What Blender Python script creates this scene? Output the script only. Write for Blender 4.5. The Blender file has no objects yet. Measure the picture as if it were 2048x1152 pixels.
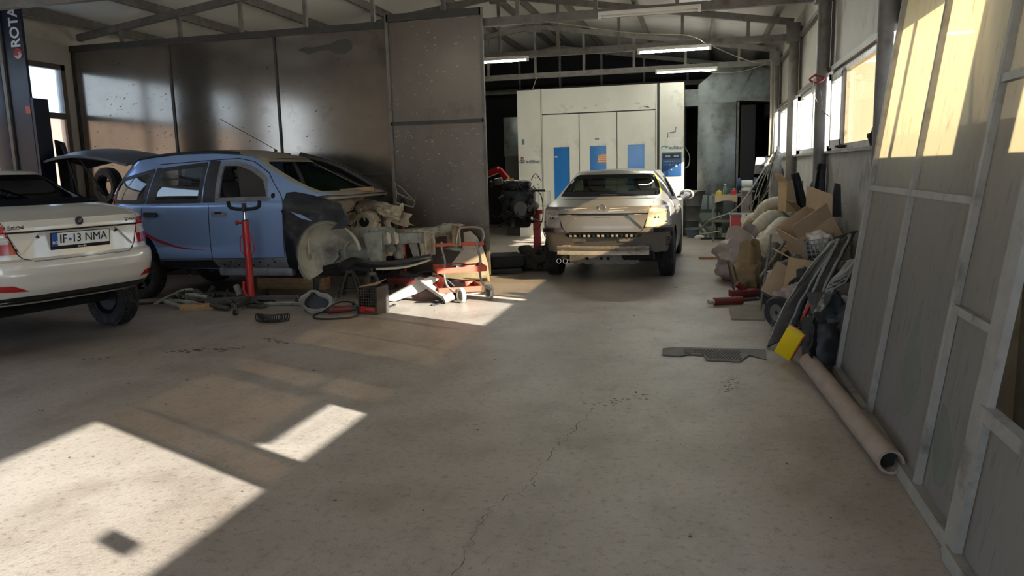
import bpy, bmesh, math, random
from mathutils import Vector, Matrix, Euler, noise
from mathutils.bvhtree import BVHTree
from mathutils.geometry import tessellate_polygon
SC = bpy.context.scene
COL = SC.collection
R = math.radians
# ---------------------------------------------------------------- camera
CAM_F, PITCH, YAW, ROLL, CAM_H = 1505.0, R(8.88), R(14.05), R(1.55), 1.5
cd = bpy.data.cameras.new('camera'); cam = bpy.data.objects.new('camera', cd); COL.objects.link(cam)
fw = Vector((-math.sin(YAW)*math.cos(PITCH), math.cos(YAW)*math.cos(PITCH), -math.sin(PITCH)))
rt = Vector((math.cos(YAW), math.sin(YAW), 0)); up = rt.cross(fw)
cr = math.cos(ROLL)*rt - math.sin(ROLL)*up; cu = math.sin(ROLL)*rt + math.cos(ROLL)*up
cm = Matrix((cr, cu, -fw)).transposed().to_4x4(); cm.translation = (0, 0, CAM_H)
cam.matrix_world = cm
cd.sensor_width = 36.0; cd.lens = CAM_F/2048*36; cd.clip_start = .05; cd.clip_end = 300
SC.camera = cam
# ---------------------------------------------------------------- sky, sun, exposure
SUN_DIR = Vector((-1, .425, -.471)).normalized()
w = bpy.data.worlds.new('sky'); SC.world = w; w.use_nodes = True
nt = w.node_tree; bg = nt.nodes['Background']
tcw = nt.nodes.new('ShaderNodeTexCoord'); sxyz = nt.nodes.new('ShaderNodeSeparateXYZ'); rw_ = nt.nodes.new('ShaderNodeValToRGB')
nt.links.new(tcw.outputs['Generated'], sxyz.inputs[0]); nt.links.new(sxyz.outputs['Z'], rw_.inputs[0]); nt.links.new(rw_.outputs[0], bg.inputs[0])
rw_.color_ramp.elements[0].position = 0.; rw_.color_ramp.elements[0].color = (.72, .86, 1.0, 1); rw_.color_ramp.elements[1].position = .8; rw_.color_ramp.elements[1].color = (.26, .50, 1.0, 1)
bg.inputs[1].default_value = 3.0
sl = bpy.data.lights.new('sun', 'SUN'); so = bpy.data.objects.new('sun', sl); COL.objects.link(so)
sl.energy = 28.0; sl.color = (1.0, .94, .86); sl.angle = R(.53)
so.rotation_euler = SUN_DIR.to_track_quat('-Z', 'Y').to_euler(); so.location = (20, -10, 12)
vs = SC.view_settings; vs.view_transform = 'Standard'; vs.look = 'None'; vs.gamma = 1; vs.exposure = 0.45
try: vs.use_curve_mapping = False
except Exception: pass
# ---------------------------------------------------------------- helpers
def lin(h):
    if isinstance(h, str):
        c = [int(h[i:i+2], 16)/255 for i in (0, 2, 4)]
        return tuple(x/12.92 if x <= .04045 else ((x+.055)/1.055)**2.4 for x in c)
    return tuple(h)
MATS = {}
def M(name, col='808080', rough=.6, metal=0., var=0., vs=6., bump=0., bs=60., dirt=None, ds=4., dt=.55, coat=0., spec=.5, stretch=None, alpha=None):
    """procedural material: base colour + noise variation + optional dirt colour + bump"""
    if name in MATS: return MATS[name]
    m = bpy.data.materials.new(name); m.use_nodes = True; MATS[name] = m
    n = m.node_tree; p = n.nodes['Principled BSDF']; c = lin(col)
    p.inputs['Base Color'].default_value = (*c, 1); p.inputs['Roughness'].default_value = rough
    p.inputs['Metallic'].default_value = metal; p.inputs['Coat Weight'].default_value = coat
    p.inputs['Specular IOR Level'].default_value = spec; p.inputs['Coat Roughness'].default_value = .08
    if var or dirt or bump:
        tc = n.nodes.new('ShaderNodeTexCoord'); vec = tc.outputs['Object']
        if stretch:
            mp = n.nodes.new('ShaderNodeMapping'); mp.inputs['Scale'].default_value = stretch
            n.links.new(vec, mp.inputs[0]); vec = mp.outputs[0]
        def noi(s, d=5., r=.6):
            t = n.nodes.new('ShaderNodeTexNoise'); t.inputs['Scale'].default_value = s
            t.inputs['Detail'].default_value = d; t.inputs['Roughness'].default_value = r
            n.links.new(vec, t.inputs['Vector']); return t.outputs['Fac']
        cur = None
        if var:
            r = n.nodes.new('ShaderNodeValToRGB'); n.links.new(noi(vs), r.inputs[0])
            r.color_ramp.elements[0].position = .3; r.color_ramp.elements[1].position = .7
            r.color_ramp.elements[0].color = (*[x*(1-var) for x in c], 1)
            r.color_ramp.elements[1].color = (*[min(1, x*(1+var)) for x in c], 1)
            cur = r.outputs[0]
        if dirt:
            r = n.nodes.new('ShaderNodeValToRGB'); n.links.new(noi(ds, 8., .65), r.inputs[0])
            r.color_ramp.elements[0].position = dt-.08; r.color_ramp.elements[1].position = dt+.12
            mx = n.nodes.new('ShaderNodeMix'); mx.data_type = 'RGBA'
            n.links.new(r.outputs[0], mx.inputs[0])
            if cur: n.links.new(cur, mx.inputs[6])
            else: mx.inputs[6].default_value = (*c, 1)
            mx.inputs[7].default_value = (*lin(dirt), 1); cur = mx.outputs[2]
        if cur: n.links.new(cur, p.inputs['Base Color'])
        if bump:
            b = n.nodes.new('ShaderNodeBump'); b.inputs['Strength'].default_value = bump; b.inputs['Distance'].default_value = .02
            n.links.new(noi(bs), b.inputs['Height']); n.links.new(b.outputs[0], p.inputs['Normal'])
    return m
def emit(name, col, s):
    if name in MATS: return MATS[name]
    m = bpy.data.materials.new(name); m.use_nodes = True; MATS[name] = m
    p = m.node_tree.nodes['Principled BSDF']; p.inputs['Base Color'].default_value = (.8, .8, .8, 1)
    p.inputs['Emission Color'].default_value = (*lin(col), 1); p.inputs['Emission Strength'].default_value = s
    return m
def sheet_glass(name, tint, diff=.1, dcol='ffffff', gloss=.06, rough=.02, edge=.9):
    """thin pane: transparent tint + a share of dusty translucent/diffuse + faint gloss"""
    if name in MATS: return MATS[name]
    m = bpy.data.materials.new(name); m.use_nodes = True; MATS[name] = m
    n = m.node_tree; n.nodes.clear(); o = n.nodes.new('ShaderNodeOutputMaterial')
    t = n.nodes.new('ShaderNodeBsdfTransparent'); t.inputs[0].default_value = (*lin(tint), 1)
    tr = n.nodes.new('ShaderNodeBsdfTranslucent'); tr.inputs[0].default_value = (*lin(dcol), 1)
    df = n.nodes.new('ShaderNodeBsdfDiffuse'); df.inputs[0].default_value = (*lin(dcol), 1)
    g = n.nodes.new('ShaderNodeBsdfGlossy'); g.inputs['Roughness'].default_value = rough; g.inputs[0].default_value = (1, 1, 1, 1)
    a = n.nodes.new('ShaderNodeMixShader'); a.inputs[0].default_value = .35
    n.links.new(tr.outputs[0], a.inputs[1]); n.links.new(df.outputs[0], a.inputs[2])
    b = n.nodes.new('ShaderNodeMixShader'); b.inputs[0].default_value = diff
    n.links.new(t.outputs[0], b.inputs[1]); n.links.new(a.outputs[0], b.inputs[2])
    c = n.nodes.new('ShaderNodeMixShader'); lw = n.nodes.new('ShaderNodeLayerWeight'); pw = n.nodes.new('ShaderNodeMath'); pw.operation = 'POWER'; pw.inputs[1].default_value = 4.
    ma = n.nodes.new('ShaderNodeMath'); ma.operation = 'MULTIPLY_ADD'; ma.inputs[1].default_value = edge; ma.inputs[2].default_value = gloss
    n.links.new(lw.outputs['Facing'], pw.inputs[0]); n.links.new(pw.outputs[0], ma.inputs[0])
    n.links.new(ma.outputs[0], c.inputs[0]); n.links.new(b.outputs[0], c.inputs[1]); n.links.new(g.outputs[0], c.inputs[2])
    n.links.new(c.outputs[0], o.inputs[0]); return m
def V(*a): return Vector(a if len(a) > 1 else a[0])
class MB:
    """collects shapes, then links them as ONE mesh object"""
    def __init__(s, T=None): s.bm = bmesh.new(); s.T = T
    def _x(s, vs, m):
        for v in vs: v.co = m @ v.co
    def box(s, c, d, r=(0, 0, 0), bev=0.):
        g = bmesh.ops.create_cube(s.bm, size=1)
        vs_ = g['verts']
        for v in vs_: v.co = Vector((v.co.x*d[0], v.co.y*d[1], v.co.z*d[2]))
        if bev:
            es = list({e for v in vs_ for e in v.link_edges})
            b = bmesh.ops.bevel(s.bm, geom=es, offset=bev, segments=2, affect='EDGES', profile=.5)
            vs_ = list({v for v in b['verts']} | {v for v in vs_ if v.is_valid})
        m = Matrix.Translation(c) @ Euler([R(a) for a in r]).to_matrix().to_4x4()
        s._x(vs_, m); return s
    def bar(s, a, b, w, h=None):
        a, b = V(a), V(b); h = h or w; d = b-a; q = d.to_track_quat('Z', 'Y').to_matrix().to_4x4()
        g = bmesh.ops.create_cube(s.bm, size=1)
        for v in g['verts']: v.co = Vector((v.co.x*w, v.co.y*h, v.co.z*d.length))
        s._x(g['verts'], Matrix.Translation((a+b)/2) @ q); return s
    def cyl(s, a, b, r, r2=None, n=14, cap=True):
        a, b = V(a), V(b); d = b-a; q = d.to_track_quat('Z', 'Y').to_matrix().to_4x4()
        g = bmesh.ops.create_cone(s.bm, cap_ends=cap, segments=n, radius1=r, radius2=r if r2 is None else r2, depth=d.length)
        s._x(g['verts'], Matrix.Translation((a+b)/2) @ q); return s
    def sph(s, c, r, n=12, sc=(1, 1, 1)):
        g = bmesh.ops.create_uvsphere(s.bm, u_segments=n, v_segments=max(6, n//2), radius=r)
        s._x(g['verts'], Matrix.Translation(c) @ Matrix.Diagonal((*sc, 1))); return s
    def lathe(s, prof, o=(0, 0, 0), ax=(0, 0, 1), n=24, close=False):
        q = Vector(ax).to_track_quat('Z', 'Y').to_matrix().to_4x4(); m = Matrix.Translation(o) @ q
        rows = []
        for r, z in prof:
            rows.append([s.bm.verts.new(m @ Vector((r*math.cos(2*math.pi*i/n), r*math.sin(2*math.pi*i/n), z))) for i in range(n)])
        k = len(rows)
        for i in range(k if close else k-1):
            A, B = rows[i], rows[(i+1) % k]
            for j in range(n): s.bm.faces.new((A[j], A[(j+1) % n], B[(j+1) % n], B[j]))
        if not close:
            for rr in (rows[0], rows[-1]):
                if len(rr) > 2:
                    try: s.bm.faces.new(rr)
                    except ValueError: pass
        return s
    def tube(s, pts, r, n=7, closed=False, flat=1.):
        P = [V(p) for p in pts]; k = len(P); rr = r if isinstance(r, (list, tuple)) else [r]*k
        rows = []; up_ = None
        for i, p in enumerate(P):
            if closed: t = P[(i+1) % k]-P[i-1]
            else: t = P[min(i+1, k-1)]-P[max(i-1, 0)]
            if t.length < 1e-9: t = Vector((0, 0, 1))
            t.normalize()
            if up_ is None: up_ = t.orthogonal().normalized()
            up_ = (up_ - t*up_.dot(t))
            if up_.length < 1e-6: up_ = t.orthogonal()
            up_.normalize(); sd = t.cross(up_)
            rows.append([s.bm.verts.new(p + (up_*math.cos(2*math.pi*j/n) + sd*flat*math.sin(2*math.pi*j/n))*rr[i]) for j in range(n)])
        for i in range(k if closed else k-1):
            A, B = rows[i], rows[(i+1) % k]
            for j in range(n): s.bm.faces.new((A[j], A[(j+1) % n], B[(j+1) % n], B[j]))
        if not closed: s.bm.faces.new(rows[0]); s.bm.faces.new(rows[-1])
        return s
    def prism(s, poly, vec):
        vec = V(vec); P = [V(p) for p in poly]
        a = [s.bm.verts.new(p) for p in P]; b = [s.bm.verts.new(p+vec) for p in P]; k = len(P)
        s.bm.faces.new(a); s.bm.faces.new(b[::-1])
        for i in range(k): s.bm.faces.new((a[i], a[(i+1) % k], b[(i+1) % k], b[i]))
        return s
    def grid(s, fn, nu, nv, cu=False, th=0.):
        rows = [[s.bm.verts.new(fn(i/nu, j/nv)) for j in range(nv+1)] for i in range(nu if cu else nu+1)]
        fs = []
        for i in range(nu):
            A, B = rows[i], rows[(i+1) % len(rows)]
            for j in range(nv): fs.append(s.bm.faces.new((A[j], B[j], B[j+1], A[j+1])))
        if th: bmesh.ops.recalc_face_normals(s.bm, faces=fs); bmesh.ops.solidify(s.bm, geom=fs, thickness=th)
        return s
    def blob(s, c, rad, seed=0, amp=.15, f=2., sub=3, flat=0.):
        g = bmesh.ops.create_icosphere(s.bm, subdivisions=sub, radius=1); o = Vector((seed*7.3, seed*3.1, seed*1.7))
        for v in g['verts']:
            p = v.co.copy(); k = 1+amp*noise.noise(p*f+o)*2+amp*.5*noise.noise(p*f*2.7+o)*2
            q = Vector((p.x*rad[0]*k, p.y*rad[1]*k, p.z*rad[2]*k))
            if flat and q.z < -rad[2]*flat: q.z = -rad[2]*flat
            v.co = q+V(c)
        return s
    def poly(s, pts):
        s.bm.faces.new([s.bm.verts.new(V(p)) for p in pts]); return s
    def build(s, name, mat, par=None, smooth=40, xf=None, kind=None):
        if s.T is not None: bmesh.ops.transform(s.bm, matrix=s.T, verts=s.bm.verts)
        bmesh.ops.recalc_face_normals(s.bm, faces=s.bm.faces)
        me = bpy.data.meshes.new(name); s.bm.to_mesh(me); s.bm.free()
        if smooth:
            me.polygons.foreach_set('use_smooth', [True]*len(me.polygons)); me.set_sharp_from_angle(angle=R(smooth))
        me.materials.append(mat if not isinstance(mat, str) else MATS[mat])
        o = bpy.data.objects.new(name, me); COL.objects.link(o)
        if par: o.parent = par
        if xf is not None: o.matrix_local = xf
        if kind: o['kind'] = kind
        return o
def tag(o, label, cat, group=None):
    o['label'] = label; o['category'] = cat
    if group: o['group'] = group
    return o
def thing(name, label, cat, loc=(0, 0, 0), rz=0., group=None, rot=None):
    o = bpy.data.objects.new(name, None); COL.objects.link(o); o.empty_display_size = .1
    o.location = loc; o.rotation_euler = rot or (0, 0, R(rz)); return tag(o, label, cat, group)
def struct(o): o['kind'] = 'structure'; return o
def kids(o): return [c for c in bpy.data.objects if c.parent == o]
def dup(o, loc=None, rz=None, label=None, par=None):
    c = o.copy(); COL.objects.link(c)
    if par: c.parent = par
    if loc is not None: c.location = loc
    if rz is not None: c.rotation_euler = (0, 0, R(rz))
    if label: c['label'] = label
    for k in kids(o): dup(k, par=c)
    return c
def text_mesh(name, s, size, mat, par, mtx, depth=.002, bold=0., sx=1.):
    cu_ = bpy.data.curves.new(name, 'FONT'); cu_.body = s; cu_.size = size; cu_.extrude = depth; cu_.offset = bold
    cu_.align_x = 'CENTER'; cu_.align_y = 'CENTER'; cu_.resolution_u = 3
    o = bpy.data.objects.new(name, cu_); COL.objects.link(o)
    dg = bpy.context.evaluated_depsgraph_get(); me = bpy.data.meshes.new_from_object(o.evaluated_get(dg))
    bpy.data.objects.remove(o); me.materials.clear(); me.materials.append(mat)
    me.transform(Matrix.Diagonal((sx, 1, 1, 1)))
    q = bpy.data.objects.new(name, me); COL.objects.link(q); q.parent = par; q.matrix_local = mtx; return q
def face_mtx(pos, right, upv):
    r_ = V(right).normalized(); u_ = V(upv).normalized(); n_ = r_.cross(u_)
    m = Matrix((r_, u_, n_)).transposed().to_4x4(); m.translation = pos; return m
def curve(pts, n=8):
    """Catmull-Rom through points"""
    P = [V(p) for p in pts]; out = []
    for i in range(len(P)-1):
        a, b, c, d = P[max(i-1, 0)], P[i], P[i+1], P[min(i+2, len(P)-1)]
        for k in range(n):
            t = k/n; out.append(.5*((2*b)+(c-a)*t+(2*a-5*b+4*c-d)*t*t+(3*b-a-3*c+d)*t**3))
    out.append(P[-1]); return out
def lerp_tab(tab, x):
    if x <= tab[0][0]: return tab[0][1]
    for (a, b), (c, d) in zip(tab, tab[1:]):
        if x <= c: return b+(d-b)*(x-a)/(c-a) if c > a else d
    return tab[-1][1]
def smooth_tab(tab, x):
    if x <= tab[0][0]: return tab[0][1]
    if x >= tab[-1][0]: return tab[-1][1]
    for i in range(len(tab)-1):
        x0, y0 = tab[i]; x1, y1 = tab[i+1]
        if x <= x1:
            m0 = (y1-tab[i-1][1])/(x1-tab[i-1][0]) if i > 0 else (y1-y0)/(x1-x0)
            m1 = (tab[i+2][1]-y0)/(tab[i+2][0]-x0) if i+2 < len(tab) else (y1-y0)/(x1-x0)
            h = x1-x0; t = (x-x0)/h
            return (2*t**3-3*t*t+1)*y0+(t**3-2*t*t+t)*h*m0+(-2*t**3+3*t*t)*y1+(t**3-t*t)*h*m1
# ---------------------------------------------------------------- materials of the building
def concrete():
    m = M('concrete', '93887d', .46, bump=.18, bs=55); n = m.node_tree; p = n.nodes['Principled BSDF']; tc = n.nodes.new('ShaderNodeTexCoord')
    def layer(scale, det, stops, stretch=(1, 1, 1)):
        mp = n.nodes.new('ShaderNodeMapping'); mp.inputs['Scale'].default_value = stretch; n.links.new(tc.outputs['Object'], mp.inputs[0])
        t = n.nodes.new('ShaderNodeTexNoise'); t.inputs['Scale'].default_value = scale; t.inputs['Detail'].default_value = det; t.inputs['Roughness'].default_value = .62; n.links.new(mp.outputs[0], t.inputs['Vector'])
        r = n.nodes.new('ShaderNodeValToRGB'); n.links.new(t.outputs['Fac'], r.inputs[0]); e = r.color_ramp.elements
        e[0].position, e[0].color = stops[0][0], (*lin(stops[0][1]), 1); e[1].position, e[1].color = stops[1][0], (*lin(stops[1][1]), 1); return r.outputs[0]
    def mul(a_, b_, f_):
        x = n.nodes.new('ShaderNodeMix'); x.data_type = 'RGBA'; x.blend_type = 'MULTIPLY'; x.inputs[0].default_value = f_; n.links.new(a_, x.inputs[6]); n.links.new(b_, x.inputs[7]); return x.outputs[2]
    c = layer(.55, 6., ((.36, '897d71'), (.60, '9d9388')))
    c = mul(c, layer(2.6, 7., ((.34, 'b4aca2'), (.52, 'ffffff')), (1, .7, 1)), .38)
    c = mul(c, layer(26., 5., ((.30, 'c2bcb2'), (.46, 'ffffff'))), .8)
    c = mul(c, layer(110., 2., ((.30, '9c9488'), (.40, 'ffffff'))), .6)
    n.links.new(c, p.inputs['Base Color'])
concrete()
M('wallconc', '9d9a93', .85, var=.12, vs=3, bump=.25, bs=35, dirt='5f5c56', ds=2, dt=.62)
M('cream', 'bfb9ac', .6, var=.08, vs=2, dirt='7d7461', ds=1.6, dt=.66)
M('roofpanel', 'f0eee6', .2, spec=1., var=.04, vs=2, dirt='b5ab95', ds=1.2, dt=.7)
M('steel', '6a655d', .55, var=.18, vs=8, dirt='4a433b', ds=5, dt=.6)
M('steel_dark', '38352f', .6, var=.2, vs=6)
M('black_wall', '0c0d10', .8, var=.2, vs=2)  # dark walls, with the gloom of the unlit back put into the colour
M('pvc', 'b9b8b4', .4, var=.08, vs=12, dirt='6b675f', ds=9, dt=.6)
M('pvc_dark', '6d6258', .5, var=.15, vs=12)
M('yard', 'c4beb2', .9, var=.1, vs=.5)
sheet_glass('glass_dusty', 'f8f8f6', .08, 'ffffff')
sheet_glass('glass_clear', 'eef2f4', .05, 'ffffff')
sheet_glass('film_beige', 'f2e6cc', .42, 'ab9a80', gloss=.03)
# ---------------------------------------------------------------- floor and ground
XR, XL, YB, YF, EAVE, RIDX, RIDZ = 1.55, -9.6, -4.0, 20.6, 3.72, -3.45, 4.52
f = MB().grid(lambda u, v: V(XL-.2+(XR-XL+.4)*u, YB+(YF-YB)*v, 0), 12, 24).build('floor', 'concrete'); struct(f)
random.seed(4)
def ribbon(name, pts, wd, mat, par, z=.0012, jit=.02):
    mb = MB(); prev = None
    for i, p in enumerate(pts):
        q = V(p[0]+random.uniform(-jit, jit), p[1]+random.uniform(-jit, jit), z); k = wd*random.uniform(.4, 1.3)
        a, b = mb.bm.verts.new(q-V(k/2, 0, 0)), mb.bm.verts.new(q+V(k/2, 0, 0))
        if prev: mb.bm.faces.new((prev[0], prev[1], b, a))
        prev = (a, b)
    return mb.build(name, mat, par, smooth=0)
M('crack', '5a5349', .9); M('stain', '4b4238', .75, var=.2, vs=20)
ribbon('crack', curve([(-.90, 2.2, 0), (-.89, 2.49, 0), (-.89, 2.75, 0), (-.90, 2.95, 0), (-.87, 3.16, 0), (-.77, 3.32, 0), (-.79, 3.47, 0), (-.75, 3.78, 0), (-.70, 4.06, 0), (-.64, 4.58, 0)], 9), .0045, MATS['crack'], f)
def smear(pts, n, sp, s):
    mb = MB()
    for k in range(n):
        i = random.randrange(len(pts)-1); t = random.random(); p = V(pts[i]).lerp(V(pts[i+1]), t)
        x, y = p.x+random.gauss(0, sp), p.y+random.gauss(0, sp*.6); r = s*random.uniform(.3, 1.2); a0 = random.random()*6
        mb.poly([(x+r*random.uniform(.4, 1)*math.cos(a0+a)*1.6, y+r*random.uniform(.4, 1)*math.sin(a0+a), .0010) for a in (0, 1.2, 2.4, 3.7, 5)])
    return mb.build('stain', 'stain', f, smooth=0, kind='stuff')
smear([(-4.55, 5.55, 0), (-3.95, 5.75, 0)], 60, .05, .02); smear([(-4.0, 6.2, 0), (-3.6, 5.95, 0)], 40, .03, .015)
smear([(-5.1, 5.2, 0), (-4.9, 5.3, 0)], 20, .03, .015); smear([(-.08, 2.58, 0), (.12, 2.6, 0)], 40, .015, .008)
smear([(.2, 5.05, 0), (.25, 5.45, 0)], 45, .03, .012); smear([(-.6, 4.6, 0), (-.3, 4.9, 0)], 40, .06, .012)
mb = MB()
for k in range(60):
    x, y, r = random.uniform(-4.5, .8), random.uniform(2.3, 9.5), random.uniform(.003, .009)
    mb.box((x, y, r*.3), (r*random.uniform(1, 2.5), r, r*.6), (0, 0, random.uniform(0, 180)))
gt = mb.build('grit', 'stain', smooth=0, kind='stuff'); tag(gt, 'dark crumbs of grit scattered over the concrete floor', 'grit')
g = MB().grid(lambda u, v: V(-60+120*u, -60+130*v, -.04), 4, 4).build('floor_yard', 'yard'); struct(g)
# ---------------------------------------------------------------- right wall
wr = MB().box((XR+.1, (YB+YF)/2, .8), (.2, YF-YB, 1.6)).build('wall_right', 'wallconc'); struct(wr)
COLY = [.55, 3.68, 6.85, 10.2, 13.3, 16.4]
ext = [YB]+COLY+[YF]
for i in range(len(ext)-1):
    a, b = ext[i], ext[i+1]
    mb = MB()
    nsub = 1
    mb.box((XR+.09, (a+b)/2, (2.62+EAVE+.2)/2), (.1, b-a-.004, EAVE+.2-2.62)); mb.build('cladding_panel', 'cream', wr)
    MB().box((XR+.02, (a+b)/2, 2.60), (.1, b-a, .06)).build('girt', 'pvc_dark', wr)
    MB().box((XR+.03, a+.10, 3.15), (.05, .05, 1.05)).build('upright', 'pvc_dark', wr)
    MB().bar((XR+.0, a+.1, 3.5), (XR+.0, b-.1, 3.5), .06).build('girt', 'steel', wr)
MB().box((XR+.05, (YB+YF)/2, 1.615), (.22, YF-YB, .03)).build('sill', 'wallconc', wr)
wn = 0
def window_right(y0, y1, splits, mats, sash=()):
    """frame of box profiles, panes one by one"""
    global wn; wn += 1
    o = bpy.data.objects.new('window_%d' % wn, None); COL.objects.link(o); struct(o); o.location = (XR+.05, y0, 1.63)
    x0, H_ = 0, .94
    mb = MB(); L = y1-y0
    mb.box((0, L/2, .035), (.07, L, .07)).box((0, L/2, H_-.035), (.07, L, .07)).box((0, .035, H_/2), (.07, .07, H_)).box((0, L-.035, H_/2), (.07, .07, H_))
    ys = [0]+[s-y0 for s in splits]+[L]
    mb.build('window_frame', 'pvc', o)
    for s in ys[1:-1]: MB().box((0, s, H_/2), (.06, .06, H_)).build('mullion', 'pvc', o)
    for i in range(len(ys)-1):
        a, b = ys[i], ys[i+1]
        if i in sash:
            MB().box((-.03, (a+b)/2, .08), (.06, b-a-.06, .09)).box((-.03, (a+b)/2, H_-.08), (.06, b-a-.06, .09)).box((-.03, a+.06, H_/2), (.06, .08, H_-.12)).box((-.03, b-.06, H_/2), (.06, .08, H_-.12)).build('sash', 'pvc', o)
        MB().box((.01, (a+b)/2, H_/2), (.006, b-a-.05, H_-.1)).build('pane', mats[i], o)
    return o
window_right(-3.6, -1.3, (), ('glass_clear',))
window_right(-1.1, 3.28, (), ('glass_clear',))
MB().box((XR+.08, 3.53, 2.1), (.12, .54, 1.0)).build('pier', 'cream', wr)
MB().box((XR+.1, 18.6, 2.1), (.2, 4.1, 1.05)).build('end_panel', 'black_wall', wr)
MB().box((XR+.1, -1.2, 2.1), (.15, .25, 1.05)).build('pier', 'cream', wr)
window_right(3.80, 6.72, (5.13,), ('glass_clear', 'glass_clear'))
window_right(7.0, 10.08, (9.25,), ('film_beige', 'glass_dusty'), sash=(1,))
window_right(10.35, 13.15, (11.75,), ('glass_dusty', 'glass_dusty'))
window_right(13.45, 16.25, (14.85,), ('glass_dusty', 'glass_dusty'))
for i, y in enumerate(COLY[1:]):
    nm = ['behind the leaning frame', 'next to the leaning frame', 'with wires tied round it beside the small sash', 'between the two pairs of bright windows', 'nearest the metal duct'][i]
    c = thing('steel_column', 'round steel column on the window wall '+nm, 'column', (1.46, y, 0), group='columns along the window wall')
    MB().cyl((0, 0, 0), (0, 0, 3.5), .078, n=20).build('shaft', 'steel', c)
    MB().box((-.02, 0, 3.56), (.2, .2, .3), bev=.01).build('head_plate', 'steel', c)
# ---------------------------------------------------------------- left wall with windows, back and rear walls
wl = MB()
wl.box((XL-.1, (5.0+YF)/2, .6), (.2, YF-5.0, 1.2)).box((XL-.1, -.75, .6), (.2, 6.5, 1.2)).box((XL-.1, 4.9, .6), (.2, .2, 1.2))
wl.box((XL-.1, (YB+YF)/2, 3.62), (.2, YF-YB, .64))
for a, b in ((YB, 2.5), (4.8, 5.6), (10.1, YF)): wl.box((XL-.1, (a+b)/2, 2.25), (.2, b-a, 2.1))
wl = struct(wl.build('wall_left', 'cream'))
def window_left(y0, y1, n):
    global wn; wn += 1
    o = bpy.data.objects.new('window_%d' % wn, None); COL.objects.link(o); struct(o); o.location = (XL-.05, y0, 1.2)
    L, H_, mid = y1-y0, 2.1, 1.32
    MB().box((0, L/2, .04), (.08, L, .08)).box((0, L/2, H_-.04), (.08, L, .08)).box((0, .04, H_/2), (.08, .08, H_)).box((0, L-.04, H_/2), (.08, .08, H_)).build('window_frame', 'pvc_dark', o)
    MB().box((0, L/2, mid), (.07, L, .09)).build('transom', 'pvc_dark', o)
    for k in range(n):
        a, b = L*k/n, L*(k+1)/n
        if k: MB().box((0, a, H_/2), (.07, .09, H_)).build('mullion', 'pvc_dark', o)
        MB().box((0, (a+b)/2, (mid+H_)/2), (.006, b-a-.06, H_-mid-.1)).build('pane', 'glass_clear', o)
        MB().box((0, (a+b)/2, mid/2), (.006, b-a-.06, mid-.1)).build('pane', 'pane_building_tint' if True else 'glass_clear', o)
    return o
sheet_glass('pane_building_tint', 'f2dcc8', .35, 'f0d8c4')  # pane tint added in place of the beige building outside
window_left(5.6, 10.1, 3)
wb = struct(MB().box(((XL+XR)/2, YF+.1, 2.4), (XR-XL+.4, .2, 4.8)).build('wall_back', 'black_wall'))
# rear wall behind the camera with the open gate
wz = MB(); GX0, GX1, GZ = -5.0, .4, 3.1
wz.box(((XL+GX0)/2, YB, 1.9), (GX0-XL, .2, 3.8)).box(((GX1+XR+.2)/2, YB, 1.9), (XR+.2-GX1, .2, 3.8))
wz.box(((GX0+GX1)/2, YB, (GZ+4.6)/2), (GX1-GX0+12, .2, 4.6-GZ)); struct(wz.build('wall_rear', 'cream'))
# ---------------------------------------------------------------- roof
def roofz(x): return RIDZ-(RIDZ-EAVE)*abs(x-RIDX)/((XR-RIDX) if x > RIDX else (RIDX-XL))
ce = bpy.data.objects.new('ceiling', None); COL.objects.link(ce); struct(ce)
k = 0
ys = [YB-.3]+[COLY[0]+3.1*i-1.0 for i in range(0, 7)]+[YF+.2]
for a, b in zip(ys, ys[1:]):
    for x0, x1 in ((RIDX, XR+.3), (XL-.3, RIDX)):
        za, zb = roofz(x0)+.2, roofz(x1)+.2
        MB().prism([(x0, a+.004, za), (x1, a+.004, zb), (x1, a+.004, zb+.06), (x0, a+.004, za+.06)], (0, b-a-.008, 0)).build('roof_panel', 'roofpanel', ce, smooth=0)
for x in (-9.2, -8.0, -6.8, -5.6, -4.4, -3.65, -3.25, -2.4, -1.1, .2, 1.2):
    MB().box((x, (YB+YF)/2, roofz(x)+.13), (.055, YF-YB, .13), (0, 0, 0)).build('purlin', 'steel', ce)
TRY = [4.2, 7.25, 10.32, 13.35, 16.4, 19.4]
for i, y in enumerate(TRY):
    lab = ['behind the camera over the near floor', 'above the near floor', 'above the grey sheet partition', 'carrying the long lit tubes', 'just in front of the white spray booth', 'farthest back in the dark over the booth'][i]
    t = thing('roof_truss', 'grey steel roof truss with upright struts '+lab, 'truss', (0, y, EAVE-.2), group='roof trusses')
    zc = -.02
    MB().box(((XL+XR)/2+.02, 0, zc+.0), (XR-XL-.1, .08, .11)).build('bottom_chord', 'steel', t)
    for sx, x1 in ((1, XR-.1), (-1, XL+.1)):
        MB().bar((RIDX, 0, RIDZ-EAVE+.2+.0), (x1, 0, roofz(x1)-EAVE+.2), .08, .1).build('top_chord', 'steel', t)
    MB().box((RIDX, 0, RIDZ-EAVE+.16), (.3, .1, .16)).build('ridge_plate', 'steel', t)
    x = RIDX-5.25
    while x < XR-.4:
        zt = roofz(x)-EAVE+.2
        MB().box((x, 0, (zc+zt)/2), (.05, .05, zt-zc)).build('strut', 'steel', t)
        x += 1.05
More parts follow.
